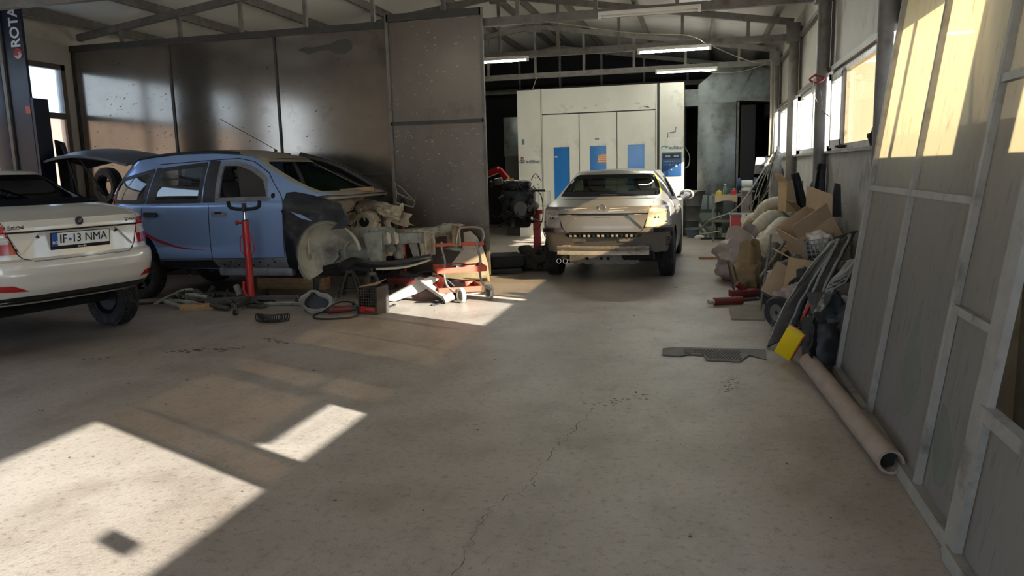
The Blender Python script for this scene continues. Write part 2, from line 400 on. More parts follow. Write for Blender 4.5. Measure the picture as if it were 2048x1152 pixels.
# ---------------------------------------------------------------- fluorescent fittings
emit('tube_on', 'f2f8ee', 185.); emit('tube_dim', 'f2f8ee', 20.); M('lamp_white', 'd6d4c8', .4)
def fluor(x0, x1, y, z, lab, lit=True, tube='tube_on'):
    t = thing('fluorescent_light', lab, 'light', ((x0+x1)/2, y, z), group='fluorescent lights'); L = x1-x0
    MB().box((0, 0, .035), (L, .07, .05), bev=.006).build('housing', 'lamp_white', t)
    for s in (-1, 1): MB().box((s*(L/2-.02), 0, 0), (.04, .06, .05)).build('end_cap', 'lamp_white', t)
    for s in ((-.015, .015) if lit else (0,)): MB().cyl((-L/2+.04, s, -.005), (L/2-.04, s, -.005), .013, n=10).build('lamp_tube', tube if lit else 'lamp_white', t)
fluor(-4.0, -2.91, 13.25, 3.40, 'lit fluorescent tube half hidden by the sliding sheet door')
fluor(-1.03, .17, 13.25, 3.40, 'brightest lit fluorescent tube hanging under the roof truss')
fluor(-.9, .33, 16.3, 3.41, 'lit fluorescent tube seen edge-on above the spray booth', True, 'tube_dim')
fluor(-1.3, .0, 10.2, 3.44, 'unlit fluorescent fitting under the nearest roof truss at top', False)
fluor(-4.6, -3.4, 7.15, 3.36, 'lit fluorescent tube above the near floor, mirrored in the sheets', True, 'tube_dim')
fluor(-3.2, -2.0, 4.1, 3.36, 'lit fluorescent tube behind, mirrored in the sliding door', True, 'tube_dim')
# ---------------------------------------------------------------- sheet partition and sliding door
def sheet_metal(name, col, rough):
    m = M(name, col, rough, .75, var=.12, vs=2.2, dirt='3f3a30', ds=1.1, dt=.66, spec=.9)
    return m
sheet_metal('sheetwall', '857c72', .15); sheet_metal('sheetdoor', '6d635a', .38)
PY = 10.25
pt = thing('sheet_partition', 'tall grey metal sheet partition with scratched glossy panels behind the silver van', 'partition', (XL, PY, 0))
xs = [XL, -7.82, -6.03, -4.2]
for a, b in zip(xs, xs[1:]):
    MB().box(((a+b)/2-XL, 0, 2.52), (b-a-.03, .02, 2.0)).build('sheet', 'sheetwall', pt)
    MB().box(((a+b)/2-XL, 0, .75), (b-a-.03, .02, 1.5)).build('sheet', 'sheetwall', pt)
    MB().box((a-XL+(.03 if a == XL else 0), -.012, 1.77), (.035, .03, 3.5)).build('batten', 'steel_dark', pt)
MB().box((2.7, -.01, 3.56), (5.4, .05, .09)).build('top_rail', 'steel_dark', pt)
MB().box((2.7, 0, 1.505), (5.4, .03, .03)).build('mid_rail', 'steel_dark', pt)
sd = thing('sliding_door', 'dark sliding sheet metal door with a rail across, at the end of the partition', 'door', (-4.25, PY-.09, 0))
MB().box((.7, 0, 2.88), (1.36, .025, 1.36)).build('sheet', 'sheetdoor', sd)
MB().box((.7, 0, 1.12), (1.36, .025, 2.1)).build('sheet', 'sheetdoor', sd)
for x in (.02, 1.38): MB().box((x, -.01, 1.86), (.045, .05, 3.62)).build('stile', 'steel', sd)
for z, h in ((.06, .06), (2.19, .05), (3.62, .1)): MB().box((.7, -.01, z), (1.36, .05, h)).build('rail', 'steel_dark', sd)

M('fleck_pale', 'a9a297', .6); M('fleck_dark', '2b2722', .7); M('oil_stain', '3c3a2a', .5)
random.seed(17)
def flecks(par, x0, x1, z0, z1, n, mat, y, smax):
    mb = MB()
    for k in range(n):
        x, z = random.uniform(x0, x1), random.uniform(z0, z1); a = random.gauss(0, .5); L = random.uniform(.008, smax); t = random.uniform(.0015, .005)
        dx, dz = math.cos(a)*L, math.sin(a)*L
        mb.poly([(x-dx, y, z-dz), (x, y, z-dz*.2-t), (x+dx, y, z+dz), (x, y, z+dz*.2+t)])
    return mb.build('scratch', mat, par, smooth=0, kind='stuff')
flecks(sd, .05, 1.35, .3, 3.5, 170, 'fleck_pale', -.0145, .035); flecks(sd, .05, 1.35, .3, 2.1, 110, 'fleck_pale', -.0145, .03)
flecks(pt, .1, 5.3, 1.6, 3.3, 150, 'fleck_dark', -.0115, .035); flecks(pt, .1, 3.4, 1.7, 2.9, 120, 'fleck_dark', -.0115, .03)
so_ = [(-5.66, 3.30), (-5.56, 3.34), (-5.45, 3.32), (-5.30, 3.34), (-5.12, 3.36), (-5.02, 3.40), (-4.88, 3.41), (-4.80, 3.36), (-4.81, 3.26), (-4.92, 3.21), (-5.08, 3.22), (-5.16, 3.27), (-5.35, 3.27), (-5.5, 3.23), (-5.56, 3.27)]
MB().poly([(x-XL, -.0115, z) for x, z in so_]).build('oil_stain', 'oil_stain', pt, smooth=0)
# ---------------------------------------------------------------- car builder (car space: x forward from the tail, y left, z up)
def ring(xr, xf, w, n, N=180, bow=0.):
    xc, a = (xr+xf)/2, (xf-xr)/2; D = 720; P = []
    for i in range(D):
        t = 2*math.pi*i/D; c, s = math.cos(t), math.sin(t)
        x = xc-a*math.copysign(abs(c)**(2/n), c); y = -w*math.copysign(abs(s)**(2/n), s)
        if bow and x < xc: x += bow*(y/w)**2*max(0, 1-(x-xr)/.6)
        P.append((x, y))
    L = [0]
    for i in range(D): L.append(L[-1]+math.dist(P[i], P[(i+1) % D]))
    out = []; j = 0
    for k in range(N):
        d = L[-1]*k/N
        while L[j+1] < d: j += 1
        t = (d-L[j])/max(1e-9, L[j+1]-L[j]); a_, b_ = P[j], P[(j+1) % D]
        out.append((a_[0]+(b_[0]-a_[0])*t, a_[1]+(b_[1]-a_[1])*t))
    return out
def car_shell(p):
    bm = bmesh.new(); rows = []
    lo = p['low']                                      # (z at tail, rear x, front x, half width)
    zt0, zt1 = lo[0][0], lo[-1][0]
    def add(xr, xf, w, n, zf, bow=0.): rows.append([bm.verts.new((x, y, zf(x, y))) for x, y in ring(xr, xf, w, n, bow=bow)])
    nl = 34
    for i in range(nl+1):
        s = i/nl; z = zt0+(zt1-zt0)*s
        add(lerp_tab([(a, b) for a, b, c, d in lo], z), smooth_tab([(a, c) for a, b, c, d in lo], z), smooth_tab([(a, d) for a, b, c, d in lo], z), p['n'],
            lambda x, y: smooth_tab(p['zb'], x)+(smooth_tab(p['zs'], x)-smooth_tab(p['zb'], x))*s, p.get('bow', .05))
    _, xr0, xf0, w0 = lo[-1]; xr1, xf1, w1 = p['base']
    for i in range(1, 7):
        t = i/6; e = t**.8
        add(xr0+(xr1-xr0)*t, xf0+(xf1-xf0)*t, w0+(w1-w0)*t, p['n']+(p['n2']-p['n'])*t, lambda x, y: smooth_tab(p['zs'], x)*(1-e)+smooth_tab(p['zbase'], x)*e, p.get('bow', .05)*(1-t))
    xr2, xf2, w2 = p['top']
    for i in range(1, 17):
        t = i/16; tw = t**p.get('wpow', 1.5)
        add(xr1+(xr2-xr1)*(t**p.get('rpow', 1.)), xf1+(xf2-xf1)*(t**p.get('fpow', 1.)), w1+(w2-w1)*tw, p['n2'], lambda x, y: smooth_tab(p['zbase'], x)*(1-t)+smooth_tab(p['zroof'], x)*t)
    for i in range(1, 8):
        q = i/8; xm = (xr2+xf2)/2
        add(xr2+(xm-.5-xr2)*q, xf2+(xm+.5-xf2)*q, w2*(1-q*.97), p['n2'], lambda x, y: smooth_tab(p['zroof'], x)+p.get('crown', .035)*math.sin(q*math.pi/2))
    N = len(rows[0])
    for A, B in zip(rows, rows[1:]):
        for j in range(N): bm.faces.new((A[j], A[(j+1) % N], B[(j+1) % N], B[j]))
    bm.faces.new(rows[-1])
    bmesh.ops.recalc_face_normals(bm, faces=bm.faces)
    return bm
DIRS = {'rear': Vector((1, 0, 0)), 'front': Vector((-1, 0, 0)), 'right': Vector((0, 1, 0)), 'left': Vector((0, -1, 0)), 'top': Vector((0, 0, -1))}
def vpt(view, u, v):
    return {'rear': lambda: Vector((-3, u, v)), 'front': lambda: Vector((9, u, v)), 'right': lambda: Vector((u, -4, v)), 'left': lambda: Vector((u, 4, v)), 'top': lambda: Vector((u, v, 4))}[view]()
def cast(bvh, view, u, v, off=0.):
    d = DIRS[view]; o = vpt(view, u, v); h = bvh.ray_cast(o, d)
    if h[0] is None:
        q = {'rear': Vector((.3, u, v)), 'front': Vector((4, u, v)), 'right': Vector((u, -.85, v)), 'left': Vector((u, .85, v)), 'top': Vector((u, v, 1))}[view]
        h = bvh.find_nearest(q)
    return h[0]-d*off
def fillet(poly, r=.02, n=3):
    out = []; k = len(poly)
    for i in range(k):
        a, b, c = Vector(poly[i-1]), Vector(poly[i]), Vector(poly[(i+1) % k])
        r1 = min(r, (a-b).length*.45, (c-b).length*.45); p0 = b+(a-b).normalized()*r1; p1 = b+(c-b).normalized()*r1
        for j in range(n+1):
            t = j/n; out.append(tuple(p0*(1-t)**2+b*2*t*(1-t)+p1*t*t))
    return out
def patch(bvh, view, poly, off, th=0., step=.06):
    """a piece of panel that follows the body, cut to the outline poly"""
    mb = MB(); bm = mb.bm
    bm.faces.new([bm.verts.new((u, v, 0)) for u, v in poly])
    us, vs_ = [q[0] for q in poly], [q[1] for q in poly]
    for ax, lo, hi in ((0, min(us), max(us)), (1, min(vs_), max(vs_))):
        k = int((hi-lo)/step)
        for i in range(1, k+1):
            c = lo+(hi-lo)*i/(k+1); co = Vector((c, 0, 0) if ax == 0 else (0, c, 0)); no = Vector((1, 0, 0) if ax == 0 else (0, 1, 0))
            bmesh.ops.bisect_plane(bm, geom=bm.verts[:]+bm.edges[:]+bm.faces[:], plane_co=co, plane_no=no, dist=1e-5)
    for v in bm.verts: v.co = cast(bvh, view, v.co.x, v.co.y, off)
    if th:
        r_ = bmesh.ops.extrude_face_region(bm, geom=bm.faces[:]); d = DIRS[view]*th
        for e in r_['geom']:
            if isinstance(e, bmesh.types.BMVert): e.co += d
    return mb
def frame_poly(poly, wdt):
    """inner copy of an outline, moved inwards"""
    c = Vector((sum(p[0] for p in poly)/len(poly), sum(p[1] for p in poly)/len(poly))); out = []
    k = len(poly); area = sum(poly[i-1][0]*poly[i][1]-poly[i][0]*poly[i-1][1] for i in range(k)); sg = 1 if area > 0 else -1
    for i in range(k):
        a, b, d = Vector(poly[i-1]), Vector(poly[i]), Vector(poly[(i+1) % k])
        e1 = (b-a).normalized() if (b-a).length > 1e-7 else Vector((1, 0)); e2 = (d-b).normalized() if (d-b).length > 1e-7 else e1
        n_ = (Vector((-e1.y, e1.x))+Vector((-e2.y, e2.x))); n_ = n_.normalized() if n_.length > 1e-6 else Vector((0, 0))
        out.append(tuple(b+n_*wdt*sg))
    return out
def frame_patch(bvh, view, poly, wdt, off, th=0.):
    mb = MB(); inn = frame_poly(poly, wdt); k = len(poly); d = DIRS[view]
    A = [cast(bvh, view, *q, off) for q in poly]; B = [cast(bvh, view, *q, off) for q in inn]
    a = [mb.bm.verts.new(x) for x in A]; b = [mb.bm.verts.new(x) for x in B]
    for i in range(k): mb.bm.faces.new((a[i], a[(i+1) % k], b[(i+1) % k], b[i]))
    if th:
        r_ = bmesh.ops.extrude_face_region(mb.bm, geom=mb.bm.faces[:])
        for e in r_['geom']:
            if isinstance(e, bmesh.types.BMVert): e.co += d*th
    return mb
def dense(poly, step=.05, closed=True):
    out = []; k = len(poly)
    for i in range(k if closed else k-1):
        a, b = Vector(poly[i]), Vector(poly[(i+1) % k]); n_ = max(1, int((b-a).length/step))
        out += [tuple(a.lerp(b, j/n_)) for j in range(n_)]
    if not closed: out.append(tuple(poly[-1]))
    return out
def seam(bvh, view, pts, wd, off=.002):
    mb = MB(); P = dense(pts, .04, False); prev = None
    for i, q in enumerate(P):
        t = Vector(P[min(i+1, len(P)-1)])-Vector(P[max(i-1, 0)]); t.normalize(); n_ = Vector((-t.y, t.x))*wd/2
        a = mb.bm.verts.new(cast(bvh, view, *(Vector(q)-n_), off)); b = mb.bm.verts.new(cast(bvh, view, *(Vector(q)+n_), off))
        if prev: mb.bm.faces.new((prev[0], prev[1], b, a))
        prev = (a, b)
    return mb
def inpoly(poly, x, y):
    r = False; j = len(poly)-1
    for i in range(len(poly)):
        (xi, yi), (xj, yj) = poly[i], poly[j]
        if (yi > y) != (yj > y) and x < (xj-xi)*(y-yi)/(yj-yi)+xi: r = not r
        j = i
    return r
def punch(bm, view, poly):
    """open the body where the outline is cut out of it"""
    ii = {'rear': (1, 2), 'front': (1, 2), 'right': (0, 2), 'left': (0, 2), 'top': (0, 1)}[view]; d = DIRS[view]
    dead = [f_ for f_ in bm.faces if f_.normal.dot(d) < -.15 and inpoly(poly, f_.calc_center_median()[ii[0]], f_.calc_center_median()[ii[1]])]
    bmesh.ops.delete(bm, geom=dead, context='FACES')
def arch(bm, cx, cz, r, side=(-1, 1)):
    dead = []
    for f_ in bm.faces:
        c = f_.calc_center_median()
        if abs(c.y) > .5 and (1 if c.y > 0 else -1) in side and abs(f_.normal.y) > .3 and (c.x-cx)**2+(c.z-cz)**2 < r*r: dead.append(f_)
    bmesh.ops.delete(bm, geom=dead, context='FACES')
    for v in bm.verts:
        if v.is_boundary and abs(v.co.y) > .5 and (1 if v.co.y > 0 else -1) in side:
            dx, dz = v.co.x-cx, v.co.z-cz; d = math.hypot(dx, dz)
            if r*.75 < d < r*1.4 and dz > -.14: v.co.x = cx+dx/d*r; v.co.z = cz+dz/d*r
M('rubber', '1b1a19', .75, var=.2, vs=30, dirt='4a4640', ds=12, dt=.6); M('blackplastic', '191919', .5, var=.2, vs=10, dirt='3d3a36', ds=6, dt=.62)
M('underbody', '100f0f', .9); M('alloy', '8b8a87', .35, .7, var=.1, vs=10); M('steelwheel', '2a2a2b', .5, .3)
M('seam', '15130f', .9); M('frit', '0c0c0c', .95, spec=.05); M('chrome', 'c8c8c8', .15, 1.); M('liner', '121212', .9)
M('seat_fabric', '2b2b2d', .9, var=.15, vs=20); M('dash', '1e1e1f', .7)
M('lamp_red', '9c0d12', .12, spec=.7, coat=.6); M('lamp_clear', 'b9b4ad', .1, coat=.6); M('lamp_smoke', '3a2a28', .12, coat=.6)
sheet_glass('autoglass', '7c877f', .02, '5c645e', gloss=.02, edge=.2)
sheet_glass('autoglass_dark', '0b0c0e', .012, '60666a', gloss=.02, edge=.22)
def wheel(par, x, y, z, r=.32, wd=.21, out=-1, spokes=5, mat_r='alloy', lug=False):
    """tyre with grooved tread, rim and spokes; out = side the face looks to"""
    h = wd/2; w_ = bpy.data.objects.new('wheel', None); COL.objects.link(w_); w_.parent = par; w_.location = (x, y, z); w_.empty_display_size = .1
    q = [(r*.66, -h*.80), (r*.70, -h*.93), (r*.85, -h*1.0), (r*.95, -h*.93), (r*.99, -h*.78)]
    for c in (-.5, 0, .5): q += [(r, (c-.2)*h), (r, (c-.04)*h), (r*.972, (c-.03)*h), (r*.972, (c+.03)*h), (r, (c+.04)*h), (r, (c+.2)*h)]
    q += [(r*.99, h*.78), (r*.95, h*.93), (r*.85, h*1.0), (r*.70, h*.93), (r*.66, h*.80)]
    mb = MB().lathe(q, (0, 0, 0), (0, 1, 0), 40, close=True)
    if lug:
        for k in range(44):
            a = 2*math.pi*k/44
            for s, tw in ((-.62, 18), (-.1, -18), (.45, 18)):
                mb.box((math.cos(a+s*.06)*r*1.0, s*h+.02, math.sin(a+s*.06)*r*1.0), (.022, wd*.20, .026), (0, -math.degrees(a), tw))
    mb.build('tyre', 'rubber', w_)
    q = [(r*.665, -h*.8), (r*.66, h*.8), (r*.62, h*.75), (r*.6, -h*.7), (r*.63, -h*.8)]
    rim = MB().lathe(q, (0, 0, 0), (0, 1, 0), 32, close=True)
    yo = out*h*.55
    for k in range(spokes):
        a = 2*math.pi*k/spokes
        rim.bar((math.cos(a)*r*.1, yo*1.1, math.sin(a)*r*.1), (math.cos(a)*r*.62, yo, math.sin(a)*r*.62), r*.22, .03)
    rim.cyl((0, yo*.7, 0), (0, yo*1.25, 0), r*.17, n=16); rim.build('rim', mat_r, w_)
    MB().cyl((0, -out*h*.55, 0), (0, out*h*.2, 0), r*.48, n=24).build('brake_disc', 'steelwheel', w_)
    return w_
def seat(par, x, y, z, hd=True):
    mb = MB().box((x, y, z), (.5, .5, .16), (0, -6, 0), .05).box((x-.27, y, z+.38), (.16, .48, .68), (0, -14, 0), .05)
    if hd: mb.box((x-.37, y, z+.79), (.1, .27, .17), (0, -10, 0), .04)
    mb.build('car_seat', 'seat_fabric', par)
def sedan(par, paint, lift, bumper):
    """five-door sedan seen from behind; lift = body height above normal ride height"""
    B = bpy.data.objects.new('body', None); COL.objects.link(B); B.parent = par; B.location = (0, 0, lift); B.empty_display_size = .2
    if bumper: rear = [(.28, .20, 4.5, .82), (.33, .10, 4.58, .86), (.42, .035, 4.62, .885), (.55, .0, 4.65, .90), (.63, .005, 4.65, .905), (.665, .03, 4.64, .905), (.672, .075, 4.64, .905), (.74, .085, 4.6, .905), (.895, .105, 4.5, .895), (.912, .075, 4.5, .893), (.96, .078, 4.45, .88), (1.005, .10, 4.4, .865)]
    else: rear = [(.42, .24, 4.5, .86), (.50, .20, 4.62, .885), (.60, .15, 4.65, .90), (.655, .12, 4.64, .905), (.668, .085, 4.64, .905), (.74, .085, 4.6, .905), (.895, .105, 4.5, .895), (.912, .075, 4.5, .893), (.96, .078, 4.45, .88), (1.005, .10, 4.4, .865)]
    zb0 = rear[0][0]
    p = dict(low=rear, n=6.5, n2=5.0, bow=.07, zb=[(0, zb0), (.5, min(zb0, .36)), (.93, .26), (1.6, .21), (3.2, .21), (4.66, .24)],
             zs=[(0, 1.005), (.5, 1.0), (1.5, .965), (3.0, .92), (3.9, .85), (4.66, .68)], base=(.52, 3.80, .83), top=(1.52, 2.75, .60),
             zbase=[(0, 1.05), (.25, 1.085), (.52, 1.105), (1.5, 1.01), (3, .96), (3.8, .98), (4.66, .70)], zroof=[(1.0, 1.36), (1.5, 1.425), (2.0, 1.45), (2.5, 1.45), (2.9, 1.42), (3.4, 1.36)], crown=.03, rpow=.97)
    bm = car_shell(p)
    full = BVHTree.FromBMesh(bm)
    AX, AF, ZC = .93, 3.62, .32
    arch(bm, AX, ZC+.02, .365); arch(bm, AF, ZC+.02, .365)
    rw = fillet([(-.71, 1.118), (.71, 1.118), (.645, 1.30), (.565, 1.405), (-.565, 1.405), (-.645, 1.30)], .06, 4)
    ws = fillet([(-.70, 1.02), (.70, 1.02), (.55, 1.385), (-.55, 1.385)], .05, 4)
    s1 = fillet([(1.28, 1.035), (2.28, .995), (2.28, 1.365), (1.90, 1.36), (1.62, 1.27)], .05); s2 = fillet([(2.34, .995), (3.42, .985), (3.05, 1.22), (2.74, 1.355), (2.34, 1.37)], .05)
    punch(bm, 'rear', frame_poly(rw, .035)); punch(bm, 'front', frame_poly(ws, .03))
    for sd_ in ('right', 'left'): punch(bm, sd_, frame_poly(s1, .03)); punch(bm, sd_, frame_poly(s2, .03))
    sh = MB(); sh.bm.free(); sh.bm = bm; sh.build('shell', paint, B, smooth=28)
    gl = 'autoglass_dark' if bumper else 'autoglass'
    g = patch(full, 'rear', rw, .004).build('rear_window', gl, B); frame_patch(full, 'rear', dense(rw), .055, .007).build('window_seal', 'frit', g)
    g = patch(full, 'front', ws, .004).build('windscreen', 'autoglass', B)
    for sd_ in ('right', 'left'):
        for q in (s1, s2):
            g = patch(full, sd_, q, .004).build('side_window', gl, B); frame_patch(full, sd_, dense(q), .045, .008, .006).build('window_trim', 'blackplastic' if not bumper else 'chrome', g)
        for pts in ([(2.31, .98), (2.31, .3)], [(3.30, .95), (3.28, .3)], [(1.42, 1.0), (1.30, .72), (1.25, .55), (1.32, .3)]): seam(full, sd_, pts, .008).build('door_seam', 'seam', B, smooth=0)
        for hx in (1.62, 2.48):
            hd_ = patch(full, sd_, fillet([(hx, .86), (hx+.2, .85), (hx+.2, .89), (hx, .90)], .015), .03, .03).build('door_handle', paint, B)
        sg = -1 if sd_ == 'right' else 1
        MB().blob((3.22, sg*.99, 1.03), (.06, .12, .085), 3, .03).build('side_mirror', paint, B)
        MB().sph((3.172, sg*.99, 1.03), .07, 20, (.12, 1.35, .95)).build('mirror_glass', 'chrome', B)
        MB().bar((3.24, sg*.92, 1.0), (3.24, sg*.83, .99), .07, .035).build('mirror_arm', 'blackplastic', B)
    ub = MB().box((2.3, 0, .30), (3.7, 1.45, .10)).box((2.3, 0, .40), (1.9, 1.6, .1)).build('underbody', 'underbody', B)
    for ax in (AX, AF):
        for s in (-1, 1):
            P = [(ax+.375*math.cos(a), ZC+.02+.375*math.sin(a)) for a in [math.pi*k/14 for k in range(-1, 16)]]
            mb = MB().grid(lambda u, v: V(P[min(16, round(u*16))][0], s*(.50+.36*v), P[min(16, round(u*16))][1]), 16, 1)
            mb.poly([(x, s*.50, z) for x, z in P]); bmesh.ops.remove_doubles(mb.bm, verts=mb.bm.verts, dist=1e-5)
            mb.build('wheel_arch_liner', 'liner', B)
    # cabin
    for y in (-.36, .36): seat(B, 2.45, y, .46)
    MB().box((1.42, 0, .50), (.5, 1.25, .16), (0, -6, 0), .05).box((1.15, 0, .80), (.14, 1.25, .6), (0, -20, 0), .05).build('rear_bench', 'seat_fabric', B)
    for y in (-.4, .4): MB().box((1.05, y, 1.12), (.09, .26, .14), (0, -15, 0), .04).build('head_rest', 'seat_fabric', B)
    MB().box((3.3, 0, .82), (.5, 1.4, .25), (0, 8, 0), .06).build('dashboard', 'dash', B)
    MB().lathe([(.17, -.012), (.185, 0), (.17, .012), (.165, 0)], (3.0, .36, .93), (-1, 0, .35), 20, close=True).build('steering_wheel', 'dash', B)
    MB().box((.80, 0, 1.06), (.5, 1.25, .02)).build('parcel_shelf', 'frit', B)
    for i, (x, sy) in enumerate(((AX, -1), (AX, 1), (AF, -1), (AF, 1))):
        wheel(par, x, sy*.79, ZC, out=sy, spokes=5, lug=bumper and i < 2, wd=.215, mat_r='alloy' if not bumper else 'steelwheel')
    MB().cyl((AX, -.7, ZC), (AX, .7, ZC), .05, n=12).build('rear_axle', 'underbody', par)
    return B, full
# ---- white sedan on the left, body raised off its springs
M('paint_white', 'c9c4ba', .25, .12, coat=.7, var=.03, vs=3); M('ink', '101010', .5); M('plate_white', 'd9dad6', .35); M('plate_blue', '1d4f9e', .4)
wc = thing('car', 'beige-white sedan seen from behind at the left, with red tail lamps and a number plate', 'car', (-5.305, 5.60, 0), 165.5)
B, bv = sedan(wc, 'paint_white', .185, True)
seam(bv, 'rear', [(-.62, 1.0), (-.585, .91), (-.535, .725), (-.50, .685), (-.44, .662), (.44, .662), (.50, .685), (.535, .725), (.585, .91), (.62, 1.0)], .009).build('lid_seam', 'seam', B, smooth=0)
seam(bv, 'rear', [(-.60, .908), (.60, .908)], .012).build('lid_crease', 'seam', B, smooth=0)
for s in (-1, 1):
    patch(bv, 'rear', [(s*.35, .898), (s*.585, .898), (s*.515, .725)], .02, .02).build('lid_facet', 'paint_white', B)
    lp = fillet([(s*.615, .972), (s*.86, .972), (s*.88, .73), (s*.545, .728)], .012)
    tl = patch(bv, 'rear', lp, .012, .02, .03).build('tail_lamp', 'lamp_red', B)
    patch(bv, 'rear', fillet([(s*.605, .905), (s*.80, .900), (s*.815, .825), (s*.585, .815)], .012), .015, .01, .03).build('reversing_lens', 'lamp_clear', tl)
    patch(bv, 'right' if s < 0 else 'left', fillet([(.10, .96), (.36, .95), (.30, .76), (.12, .74)], .02), .01, .01).build('lamp_wing', 'lamp_smoke', tl)
    patch(bv, 'rear', fillet([(s*.55, .405), (s*.86, .43), (s*.87, .485), (s*.60, .455)] if s < 0 else [(.50, .41), (.86, .43), (.87, .485), (.62, .47)], .01), .008, .008).build('bumper_reflector', 'lamp_red', B)
patch(bv, 'rear', fillet([(-.84, .30), (.84, .30), (.86, .345), (.6, .365), (-.6, .365), (-.86, .345)], .02), .008, .01).build('bumper_skirt', 'blackplastic', B)
patch(bv, 'rear', fillet([(-.55, .24), (.55, .24), (.62, .31), (-.62, .31)], .02), .012, .03).build('diffuser', 'blackplastic', B)
PX = .082
pl = MB().box((PX-.004, 0, .812), (.014, .545, .15), (0, -7, 0), .004).build('number_plate', 'ink', B)
MB().box((PX-.013, 0, .825), (.004, .525, .112), (0, -7, 0)).build('plate_face', 'plate_white', pl)
MB().box((PX-.016, .2385, .825), (.002, .048, .112), (0, -7, 0)).build('country_band', 'plate_blue', pl)
tilt = Vector((-math.sin(R(7)), 0, math.cos(R(7)))) ; RT = Vector((0, -1, 0)); UPV = Vector((math.sin(R(-7)), 0, math.cos(R(7))))
def ptxt(s, y, z, size, mat, par, x=PX-.0165, bold=.0, sx=1., name='lettering', upv=UPV): return text_mesh(name, s, size, mat, par, face_mtx((x, y, z), RT, upv), .0015, bold, sx)
ptxt('IF', .165, .825, .104, MATS['ink'], pl, bold=.001, sx=.92); ptxt('13', .045, .825, .104, MATS['ink'], pl, bold=.001, sx=.85); ptxt('NMA', -.135, .825, .104, MATS['ink'], pl, bold=0, sx=.92)
MB().cyl((PX-.018, .105, .82), (PX-.012, .105, .82), .013, n=16).build('seal_dot', 'plate_blue', pl)
ptxt('RO', .2385, .80, .034, MATS['plate_white'], pl, x=PX-.0195, bold=.0008); ptxt('Skoda', 0, .7515, .022, MATS['plate_white'], pl, x=PX-.0125+.002, sx=1.5)
ch = MATS['chrome']; xs_ = cast(bv, 'rear', 0, .955).x
bd = MB().lathe([(0, .004), (.034, .006), (.041, .010), (.044, .004), (.044, -.006)], (xs_-.002, 0, .975), (-1, 0, .05), 28).build('badge', 'chrome', B)
MB().cyl((xs_-.012, 0, .975), (xs_-.0075, 0, .975), .033, n=24).build('badge_face', 'blackplastic', bd)
MB().prism([(xs_-.015, .022, .960), (xs_-.015, .004, .985), (xs_-.015, -.014, .997), (xs_-.015, -.022, .985), (xs_-.015, -.006, .975), (xs_-.015, -.02, .962)], (.004, 0, 0)).build('winged_arrow', 'chrome', bd)
UPB = Vector((.0, 0, 1))
ptxt('\u0160KODA', .50, .948, .042, ch, B, x=cast(bv, 'rear', .50, .948).x-.003, bold=.001, sx=1.35, upv=UPB)
ptxt('OCTAVIA', -.50, .955, .034, ch, B, x=cast(bv, 'rear', -.50, .955).x-.003, bold=.0008, sx=1.3, upv=UPB)
# ---- grey sedan in the middle, bumper and tail lamps taken off
M('paint_silver', '817d77', .38, .45, var=.05, vs=2, dirt='a39b8d', ds=3, dt=.68, coat=.35); M('primer', 'c9c4b8', .5, .2, var=.1, vs=9, dirt='8a7d6a', ds=9, dt=.6)
M('bare_metal', 'aba296', .45, .35, var=.12, vs=12, dirt='6b5f50', ds=7, dt=.6); M('tape', 'd8c21a', .6); M('filler', 'd8d6cf', .8)
gc = thing('car', 'grey sedan stripped of rear bumper and tail lamps, standing before the spray booth', 'car', (-1.22, 9.72, 0), 89.4)
B, bv = sedan(gc, 'paint_silver', 0., False)
seam(bv, 'rear', [(-.66, 1.09), (-.62, 1.0), (-.585, .91), (-.535, .725), (-.50, .685), (-.44, .662), (.44, .662), (.50, .685), (.535, .725), (.585, .91), (.62, 1.0), (.66, 1.09)], .009).build('lid_seam', 'seam', B, smooth=0)
seam(bv, 'rear', [(-.60, .908), (.60, .908)], .010).build('lid_crease', 'seam', B, smooth=0)
seam(bv, 'rear', [(-.66, 1.088), (.66, 1.088)], .006).build('lid_seam', 'seam', B, smooth=0)
for s in (-1, 1):
    patch(bv, 'rear', [(s*.33, .895), (s*.585, .895), (s*.52, .725)], .022, .02).build('lid_facet', 'paint_silver', B)
    c = patch(bv, 'rear', fillet([(s*.60, .965), (s*.84, .965), (s*.86, .74), (s*.55, .735)], .015), .006, 0, .03).build('lamp_cavity', 'primer' if s < 0 else 'bare_metal', B)
    frame_patch(bv, 'rear', dense(fillet([(s*.60, .968), (s*.85, .968), (s*.87, .735), (s*.545, .73)], .015)), .012, .016, .01).build('cavity_rim', 'bare_metal', c)
    patch(bv, 'rear', [(s*.66, .84), (s*.72, .84), (s*.72, .862), (s*.66, .862)], .009).build('connector_hole', 'seam', c)
    for z in (.79, .93): patch(bv, 'rear', fillet([(s*.795, z-.01), (s*.815, z-.01), (s*.815, z+.01), (s*.795, z+.01)], .008), .009).build('bolt_hole', 'seam', c)
    patch(bv, 'right' if s < 0 else 'left', fillet([(.10, .96), (.38, .95), (.30, .77), (.12, .74)], .02), .006).build('lamp_cavity', 'primer', B)
    # rear corner bracket and vent flap
    patch(bv, 'right' if s < 0 else 'left', [(.16, .72), (.50, .70), (.62, .60), (.58, .57), (.46, .655), (.16, .66)], .02, .015).build('bumper_bracket', 'blackplastic', B)
    for k in range(4): patch(bv, 'rear', fillet([(s*.80, .46+k*.032), (s*.855, .468+k*.032), (s*.855, .488+k*.032), (s*.80, .48+k*.032)], .004), .012, .012, .03).build('vent_flap', 'blackplastic', B)
patch(bv, 'rear', fillet([(-.48, .60), (.48, .60), (.52, .648), (-.52, .648)], .02), .006).build('sill_slot', 'seam', B)
